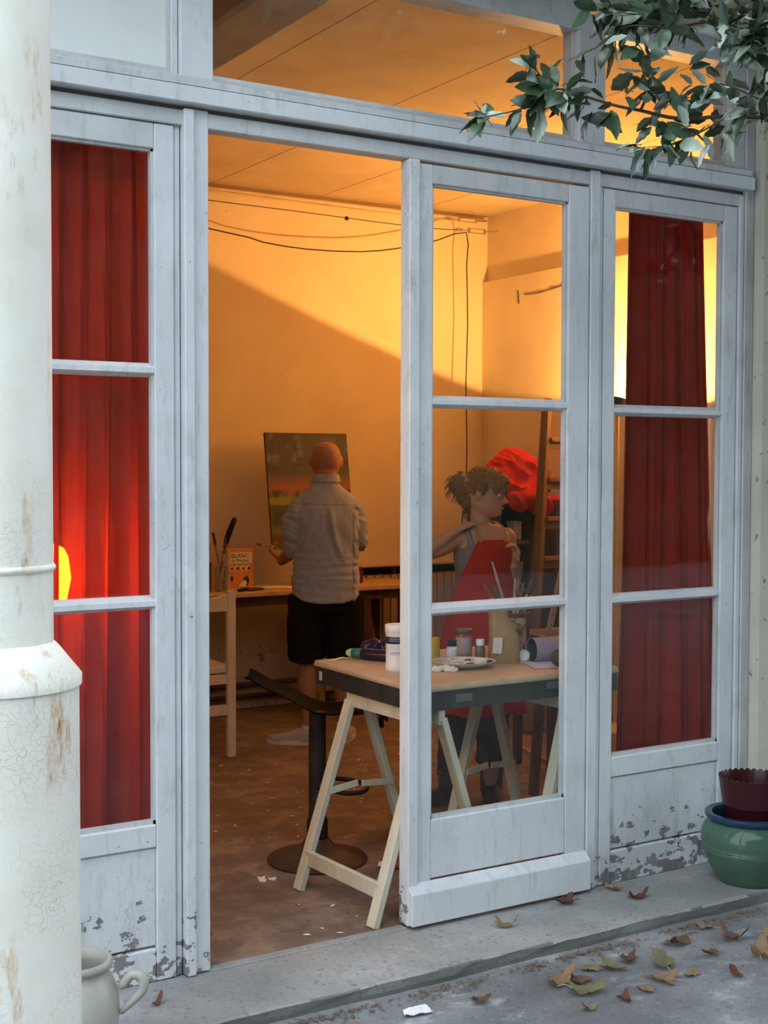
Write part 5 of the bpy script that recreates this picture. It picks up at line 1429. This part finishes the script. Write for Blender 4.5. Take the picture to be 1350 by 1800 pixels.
def shoe(parent, heel, d, L, upper, sole, hh=.075, wid=.044, shaft=None, slope=1.0):
    heel = Vector(heel); d = Vector(d).normalized(); s_ = Vector((d.y, -d.x, 0))
    root = bpy.data.objects.new('shoe', None)
    T = [(0, .62, .80), (.06, .80, 1.0), (.18, .86, 1.0), (.32, .80, .96), (.45, .84, .78), (.60, .98, .60), (.78, 1.0, .46), (.92, .78, .38), (1.0, .35, .26)]
    bm = bmesh.new(); rows = []
    for t, w_, h in T:
        c_ = heel + d*(t*L); row = []
        for i in range(13):
            a = PI*i/12
            row.append(bm.verts.new(c_ + s_*(math.cos(a)*abs(math.cos(a))**-.25*wid*w_ if abs(math.cos(a)) > 1e-6 else 0) + Vector((0, 0, .018 + hh*h*math.sin(a)**.8))))
        rows.append(row)
    for a, b in zip(rows, rows[1:]):
        for i in range(12): bm.faces.new((a[i], a[i+1], b[i+1], b[i]))
        bm.faces.new((a[12], a[0], b[0], b[12]))
    bm.faces.new(rows[0]); bm.faces.new(rows[-1][::-1])
    if shaft:
        c_ = heel + d*(.20*L); limb(bm, [c_ + Vector((0, 0, .05)), c_ + Vector((0, 0, .12)), c_ + Vector((0, 0, shaft))], [.052, .054, .060], 16, 3)
    o = ob('shoe', bm, upper, parent, smooth=True)
    bm = bmesh.new(); lo, hi = [], []
    n = 26
    for i in range(n):
        a = 2*PI*i/n; x = math.cos(a); y = math.sin(a)
        t = .5+.5*x; wv = wid*1.06*(.80 + .20*math.sin(min(1, max(0, (t-.25)/.6))*PI))*math.copysign(abs(y)**.6, y)
        q = heel + d*((t*1.06-.03)*L) + s_*wv
        lo.append(bm.verts.new(q)); hi.append(bm.verts.new(q + Vector((0, 0, .024))))
    bm.faces.new(lo[::-1]); bm.faces.new(hi)
    for i in range(n): bm.faces.new((lo[i], lo[(i+1) % n], hi[(i+1) % n], hi[i]))
    ob('sole', bm, sole, o)
    bpy.data.objects.remove(root)
    return o

# ---- the man at the easel (local x = to the right as seen, y = away)
man = thing('person', 'bald person painting, seen from behind, blue-grey shirt and black shorts', 'person', (3.575, 2.70, 0), R(-31.7))
tr_ = R(14)
def T2(x, y): return Vector((x*math.cos(tr_) - y*math.sin(tr_), x*math.sin(tr_) + y*math.cos(tr_), 0))
bm = bmesh.new()
Hm = Matrix.Translation((.0, .035, 1.452)) @ Matrix.Rotation(R(6), 4, 'Z') @ Matrix.Rotation(R(-4), 4, 'X')
head_bm(bm, .222, .655, Hm)
for s in (-1, 1): ear_bm(bm, .222, .685, Hm, s)
limb(bm, [(.005, -.01, 1.33), (.003, .0, 1.42), (.0, .01, 1.50), (.0, .02, 1.56)], [.074, .060, .060, .066], 16, 3)
trunk(bm, [(.80, .0, 0, .14, .10), (.95, .0, 0, .135, .095), (1.15, 0, 0, .15, .10), (1.30, 0, 0, .145, .080), (1.37, 0, 0, .085, .055)], 20, 3, tr_)
for s in (-1, 1):
    sh = T2(s*.132, -.0) + Vector((0, 0, 1.318))
    if s < 0:
        el = Vector((-.172, -.01, 1.085)); wr_ = Vector((-.255, .125, 1.005)); hd = Vector((-.50, .45, .42))
    else:
        el = Vector((.178, .045, 1.125)); wr_ = Vector((.10, .25, 1.17)); hd = Vector((-.45, .8, .25))
    limb(bm, [sh, sh.lerp(el, .5), el], [.042, .042, .036], 12, 3)
    limb(bm, [el, el.lerp(wr_, .35), wr_], [.043, .042, .028], 12, 3)
    gp = hand_bm(bm, wr_, hd, Vector((.35, .35, .85)) if s < 0 else Vector((-.5, 0, -.6)), -s, .175, .62)
    if s < 0: grip = gp
    else: grip_r = gp
hips = {-1: Vector((-.088, 0, .84)), 1: Vector((.092, .03, .84))}
kn = {-1: Vector((-.098, .015, .47)), 1: Vector((.098, .05, .47))}
an = {-1: Vector((-.092, .0, .075)), 1: Vector((.098, .055, .075))}
for s in (-1, 1):
    limb(bm, [hips[s], kn[s]], [.085, .058], 14, 3)
    mid = kn[s].lerp(an[s], .35) + Vector((0, -.02, 0))
    limb(bm, [kn[s] + Vector((0, 0, .03)), kn[s], mid, kn[s].lerp(an[s], .75), an[s]], [.058, .052, .056, .038, .034], 14, 3)
body = fuse('body', bm, .0055, 'skin_m', man, 3)
bm = bmesh.new()
for s in (-1, 1): ball(bm, Hm @ Vector((s*.031, .083, .112)), .011, .011, .011, 10)
ob('eyes', bm, 'eye_white', man, smooth=True)
bm = bmesh.new()
for s in (-1, 1): limb(bm, [Hm @ Vector((s*.016, .092, .130)), Hm @ Vector((s*.034, .091, .134)), Hm @ Vector((s*.052, .078, .128))], [.004, .004, .003], 6, 2)
ob('eyebrows', bm, 'hair', man)
# shirt: trunk with long tail, rolled sleeves, collar, yoke
bm = bmesh.new()
trunk(bm, [(.835, .0, .0, .178, .135, .045), (.92, .0, .0, .176, .130, .02), (1.02, .0, .0, .170, .122), (1.15, .0, .0, .178, .122), (1.26, 0, 0, .180, .116), (1.33, 0, 0, .172, .102), (1.375, 0, 0, .150, .088), (1.41, 0, 0, .108, .076), (1.435, .0, .0, .080, .070), (1.455, .0, .0, .070, .064)], 28, 4, tr_)
shL = T2(-.142, -.005) + Vector((0, 0, 1.325)); shR = T2(.142, -.005) + Vector((0, 0, 1.325))
limb(bm, [shL, Vector((-.166, -.045, 1.25)), Vector((-.176, -.035, 1.17)), Vector((-.172, -.012, 1.105)), Vector((-.178, .012, 1.082))], [.055, .060, .058, .056, .053], 16, 4)
limb(bm, [shR, Vector((.160, .045, 1.25)), Vector((.174, .05, 1.17)), Vector((.178, .06, 1.125)), Vector((.16, .10, 1.125))], [.055, .058, .056, .053, .050], 16, 4)
def shirt_def(co, n):
    h = 0
    p = Vector((co.x*6, co.y*6, co.z*10)); d_low = max(0, min(1, (1.12-co.z)/.12))
    h += (1-2*abs(noise.noise(Vector((co.x*5, co.y*5, co.z*30)))))*.005*d_low*(1 if co.z > .90 else .5)
    h += (1-2*abs(noise.noise(Vector((co.x*13 + co.z*6, co.y*9, co.z*4)))))*.006*(1 if 1.0 < co.z < 1.33 else .4)
    arm = abs(co.x) > .15 and co.z < 1.32
    if arm: h += (1-2*abs(noise.noise(Vector((co.x*10, co.y*14, co.z*26 + co.x*14)))))*.009
    if abs(co.z-1.325 + .02*co.x) < .004 and n.y < 0 and abs(co.x) < .17: h -= .004
    fx = co.x - .035 - .22*(1.30-co.z)*(1.30-co.z)*4
    fold_ = max(0, min(1, (1.31-co.z)/.05))*max(0, min(1, (co.z-1.0)/.12))*(1 if n.y < -.3 else 0)
    h += (.010*math.exp(-((fx)/.016)**2) - .008*math.exp(-((fx+.030)/.018)**2) + .006*math.exp(-((co.x+.07+.25*(1.25-co.z))/.02)**2))*fold_
    return co + n*h
fuse('shirt', bm, .0065, 'shirt', man, 2, shirt_def)
bm = bmesh.new()
limb(bm, [Vector((-.172, -.012, 1.108)), Vector((-.180, .010, 1.082)), Vector((-.188, .026, 1.068))], [.059, .061, .054], 18, 2, False)
ob('cuff_roll', bm, 'shirt', man, smooth=True)
bm = bmesh.new()
limb(bm, [Vector((.172, .075, 1.122)), Vector((.155, .105, 1.128))], [.056, .055], 18, 2, False)
ob('cuff_roll', bm, 'shirt', man, smooth=True)
bm = bmesh.new(); n = 30; rows = []
for rr_, zz in ((.062, 1.445), (.074, 1.448), (.080, 1.452), (.076, 1.478), (.069, 1.494), (.066, 1.490), (.064, 1.45)):
    rows.append([bm.verts.new((math.sin(2*PI*i/n)*rr_ + .002, math.cos(2*PI*i/n)*rr_*.95 + .0, zz - .022*max(0, math.cos(2*PI*i/n)) + .004*noise.noise(Vector((i*.6, zz*20, 0))))) for i in range(n)])
for a, b in zip(rows, rows[1:]):
    for i in range(n): bm.faces.new((a[i], a[(i+1) % n], b[(i+1) % n], b[i]))
ob('collar', bm, 'shirt', man, smooth=True)
bm = bmesh.new()
trunk(bm, [(.74, .005, .01, .150, .120), (.82, .0, .005, .165, .125), (.92, .0, .0, .160, .118), (.98, 0, 0, .15, .11)], 24, 3, tr_)
for s in (-1, 1):
    limb(bm, [hips[s] + Vector((s*.005, 0, -.02)), hips[s].lerp(kn[s], .5) + Vector((s*.012, 0, 0)), kn[s] + Vector((s*.008, -.005, -.01))], [.112, .106, .100], 20, 4, False)
fuse('shorts', bm, .008, 'shorts', man, 2, wrinkle(.006, 9, (1, 1, 1.6), 4))
shoe(man, (-.065, -.025, 0), (-1, .18, 0), .262, 'shoe', 'sole')
shoe(man, (.10, .015, 0), (.12, 1, 0), .262, 'shoe', 'sole')
bm = bmesh.new()
for s in (-1, 1): limb(bm, [an[s] + Vector((0, 0, -.005)), an[s] + Vector((0, 0, .03))], [.040, .041], 14, 2, False)
ob('socks', bm, 'sole', man, smooth=True)
mw = Matrix.Translation(man.location) @ Matrix.Rotation(R(-31.7), 4, 'Z')
def held_brush(g0, d, L0, L1, label, loc_name='paint_brush'):
    d = Vector(d).normalized(); a = Vector(g0) - d*L0; b = Vector(g0) + d*L1
    a, b = mw @ a, mw @ b; t = thing(loc_name, label, 'brush', a); e = b - a
    ob('handle', TUBE([e*0, e*.4, e*.66], [.003, .005, .0045], 8, 3, True), 'brush_wood', t, smooth=True)
    ob('ferrule', TUBE([e*.65, e*.80], .0045, 8, 1), 'steel', t, smooth=True)
    ob('bristles', TUBE([e*.79, e*.90, e], [.0045, .006, .001], 8, 2), 'bristle', t, smooth=True)
held_brush(grip, (-.85, .30, .16), .07, .125, 'brush held level in the left hand of the bald painter')
held_brush(grip_r, (-.35, .85, .1), .05, .14, 'brush in the painting hand of the bald painter')

# ---- the woman in the red apron
wo = thing('person', 'person in red apron behind the work table, brown hair tied up, hand at neck', 'person', (3.555, 1.20, 0), R(-31.7))
wr2 = R(27)
Hw = Matrix.Translation((-.004, .0, 1.318)) @ Matrix.Rotation(R(-106), 4, 'Z') @ Matrix.Rotation(R(-6), 4, 'X')
bm = bmesh.new()
head_bm(bm, .212, .625, Hw, 1.45, True)
for s in (-1, 1): ear_bm(bm, .205, .66, Hw, s)
limb(bm, [(-.012, .01, 1.20), (-.010, .008, 1.28), (-.012, .004, 1.345), (-.008, .0, 1.40)], [.060, .047, .046, .052], 16, 3)
trunk(bm, [(.72, 0, 0, .145, .105), (.80, 0, 0, .155, .108), (.97, .005, 0, .112, .088), (1.09, .005, 0, .125, .098), (1.17, .003, 0, .135, .095), (1.235, 0, 0, .130, .072), (1.28, -.004, .004, .075, .055)], 22, 4, wr2)
ax_ = Vector((math.cos(wr2), math.sin(wr2), 0))
sR = ax_*-.125 + Vector((0, 0, 1.228)); sL = ax_*.125 + Vector((0, 0, 1.228))
eR = Vector((-.275, -.09, 1.150)); wR = Vector((-.120, -.105, 1.262))
limb(bm, [sR, sR.lerp(eR, .5) + Vector((0, 0, -.012)), eR], [.046, .040, .034], 12, 3)
limb(bm, [eR, eR.lerp(wR, .35) + Vector((0, 0, -.004)), wR], [.034, .033, .022], 12, 3)
hand_bm(bm, wR, Vector((.70, .42, .30)), Vector((.45, .4, -.6)), 1, .150, .55)
eL = Vector((.150, .055, 1.005)); wL = Vector((.142, -.075, 1.10))
limb(bm, [sL, sL.lerp(eL, .5), eL], [.044, .039, .033], 12, 3)
limb(bm, [eL, eL.lerp(wL, .4), wL], [.033, .030, .022], 12, 3)
hand_bm(bm, wL, Vector((.05, -.25, .95)), Vector((-.9, -.3, 0)), 1, .155, .75)
for s in (-1, 1):
    hp = ax_*(s*.075) + Vector((0, 0, .76)); kk = Vector((-.118, -.005, .44)) if s < 0 else Vector((.045, -.02, .44)); aa = Vector((-.135, .0, .10)) if s < 0 else Vector((.042, .0, .10))
    limb(bm, [hp, hp.lerp(kk, .5), kk, kk.lerp(aa, .5), aa], [.082, .068, .050, .046, .034], 12, 3)
fuse('body', bm, .0052, 'skin_w', wo, 3)
bm = bmesh.new()
for s in (-1, 1): ball(bm, Hw @ Vector((s*.030, .0790, .107)), .0115, .0115, .0100, 12)
ey = ob('eyes', bm, 'eye_white', wo, smooth=True)
bm = bmesh.new()
for s in (-1, 1): ball(bm, Hw @ Vector((s*.030, .0868, .107)), .0058, .0050, .0050, 8)
ob('irises', bm, 'ink', ey, smooth=True)
bm = bmesh.new()
for s in (-1, 1): limb(bm, [Hw @ Vector((s*.014, .089, .122)), Hw @ Vector((s*.032, .088, .126)), Hw @ Vector((s*.05, .075, .120))], [.0028, .0032, .002], 6, 2)
ob('eyebrows', bm, 'hair', wo)
bm = bmesh.new()
limb(bm, [Hw @ Vector((-.020, .0835, .043)), Hw @ Vector((0, .0935, .0445)), Hw @ Vector((.020, .0835, .043))], [.003, .0052, .003], 8, 3)
ob('lips', bm, 'lip', wo, smooth=True)
bm = bmesh.new()
hp_ = lambda x, y, z: Hw @ Vector((x, y, z))
for c_, r_ in (((0, -.018, .142), (.084, .074, .080)), ((0, -.055, .100), (.058, .064, .072)), ((0, .022, .160), (.072, .066, .060)), ((.0, .056, .160), (.048, .052, .038)), ((.040, .062, .142), (.030, .030, .026)), ((-.040, .062, .142), (.030, .030, .026)), ((.060, .0, .132), (.034, .020, .034)), ((-.060, .0, .132), (.034, .020, .034))):
    v = hp_(*c_); ball(bm, v, r_[1], r_[0], r_[2], 18)
bn = hp_(.0, -.118, .128); ball(bm, bn, .046, .044, .048, 16); ball(bm, hp_(0, -.098, .085), .032, .034, .048, 14); ball(bm, hp_(0.0, -.075, .045), .022, .028, .038, 12)
def hair_def(co, n):
    p = co - Vector((0, 0, 1.44)); a = math.atan2(p.z, p.x)
    return co + n*(.0065*(1-2*abs(noise.noise(Vector((a*7, p.y*16, p.length*40))))) + .004*noise.noise(co*90))
hr = fuse('hair', bm, .005, 'hair', wo, 2, hair_def)
bm = bmesh.new(); rg = random.Random(8)
for i in range(46):
    a = rg.uniform(0, 6.28); c0 = bn + Vector((.03*math.cos(a), .02*rg.gauss(0, 1), .03*math.sin(a)))
    d = Vector((math.cos(a)-.3, .3*rg.gauss(0, 1), math.sin(a)-.15)).normalized()
    limb(bm, [c0, c0 + d*.028 + Vector((0, 0, .004)), c0 + d*.048 + Vector((rg.gauss(0, .006), 0, -.014))], [.0032, .0022, .0008], 5, 2, False)
for i in range(26):
    s = rg.choice((-1, 1)); q = hp_(s*rg.uniform(.005, .06), rg.uniform(.085, .098) - .02*abs(s)*rg.random(), rg.uniform(.128, .160))
    limb(bm, [q, q + Vector((.006, rg.gauss(0, .004), -.020)), q + Vector((.004, rg.gauss(0, .008), -.040))], [.0035, .003, .0008], 5, 2, False)
for i in range(14):
    q = hp_(rg.gauss(0, .03), -.075, rg.uniform(.03, .07)); limb(bm, [q, q + Vector((-.006, 0, -.03)), q + Vector((-.012+rg.gauss(0, .008), 0, -.065))], [.003, .002, .0007], 5, 2, False)
ob('loose_strands', bm, 'hair', hr)
# tank top, trousers
bm = bmesh.new()
trunk(bm, [(.74, 0, 0, .160, .120), (.82, 0, 0, .166, .118), (.97, .005, 0, .122, .098), (1.09, .005, 0, .134, .107), (1.165, .003, 0, .136, .102), (1.195, .002, 0, .120, .088)], 26, 4, wr2)
for s in (-1, 1):
    c0 = ax_*(s*.085)
    limb(bm, [c0 + Vector((.02, -.065, 1.18)), c0 + Vector((0, -.035, 1.248)), c0 + Vector((-.02, .04, 1.245)), c0 + Vector((-.03, .075, 1.17))], [.016, .015, .015, .016], 8, 3)
fuse('tank_top', bm, .0065, 'tank', wo, 2, wrinkle(.003, 16, (1, 1, 2), 1))
bm = bmesh.new()
trunk(bm, [(.68, 0, 0, .145, .105), (.78, 0, 0, .162, .110), (.86, 0, 0, .148, .104)], 22, 3, wr2)
limb(bm, [ax_*-.075 + Vector((0, 0, .74)), (-.105, -.01, .46), (-.128, .0, .28), (-.137, 0, .13)], [.098, .078, .068, .064], 18, 4, False)
limb(bm, [ax_*.075 + Vector((0, 0, .74)), (.045, -.02, .46), (.044, -.01, .30), (.042, 0, .19)], [.098, .080, .070, .066], 18, 4, False)
fuse('trousers', bm, .008, 'trousers', wo, 2, wrinkle(.006, 10, (1, 1, 1.8), 6))
shoe(wo, (-.10, .01, 0), (-1, -.35, 0), .235, 'boots', 'boots', .075, .042, .15)
shoe(wo, (.038, .075, 0), (.22, -1, 0), .24, 'boots', 'boots', .085, .046, .22)
# apron wrapped round the front
bm = bmesh.new(); fa = wr2 - PI/2; rows = []
secs = [(1.214, .60, .134, .098), (1.16, .80, .146, .112), (1.09, 1.05, .148, .122), (1.02, 1.45, .144, .124), (.965, 1.75, .146, .128), (.90, 1.8, .172, .140), (.82, 1.85, .196, .156), (.74, 1.85, .204, .165), (.60, 1.8, .208, .168), (.50, 1.78, .21, .168), (.43, 1.76, .212, .168)]
S0 = catmull([Vector((a, b, 0)) for a, b, c_, d in secs], 4); S1 = catmull([Vector((c_, d, 0)) for a, b, c_, d in secs], 4)
nn_ = 36
for q0, q1 in zip(S0, S1):
    z, ha = q0.x, q0.y; rx, ry = q1.x, q1.y; row = []
    for i in range(nn_+1):
        a = -PI/2 + (i/nn_*2-1)*ha
        x, y = rx*math.cos(a), ry*math.sin(a)
        wv = .010*noise.noise(Vector((a*1.6, z*3, 3))) + (.014*math.sin(a*5)*max(0, (.85-z)/.4) if z < .85 else .004*(1-2*abs(noise.noise(Vector((a*2, z*26, 1))))))
        f = 1 + wv/.14
        x *= f; y *= f
        row.append(bm.verts.new((x*math.cos(wr2)-y*math.sin(wr2) + .003, x*math.sin(wr2)+y*math.cos(wr2), z)))
    rows.append(row)
for a, b in zip(rows, rows[1:]):
    for i in range(nn_): bm.faces.new((a[i], a[i+1], b[i+1], b[i]))
bmesh.ops.solidify(bm, geom=bm.faces[:], thickness=.004)
ap = ob('apron', bm, 'apron', wo, smooth=True)
fr_ = Vector((math.cos(fa), math.sin(fa), 0))
for s in (-1, 1):
    p0 = fr_*.095 + ax_*(s*.066) + Vector((0, 0, 1.205)); p1 = fr_*.062 + ax_*(s*.072) + Vector((0, 0, 1.262)); p2 = ax_*(s*.060) + Vector((0, 0, 1.292)); p3 = fr_*-.05 + ax_*(s*.035) + Vector((0, 0, 1.285))
    P_ = catmull([p0, p1, p2, p3], 4); bm = bmesh.new()
    vs = [(bm.verts.new(q - ax_*.009), bm.verts.new(q + ax_*.009)) for q in P_]
    for a, b in zip(vs, vs[1:]): bm.faces.new((a[0], a[1], b[1], b[0]))
    bmesh.ops.solidify(bm, geom=bm.faces[:], thickness=.003)
    ob('strap', bm, 'strap', ap)['label'] = 'tan apron strap'
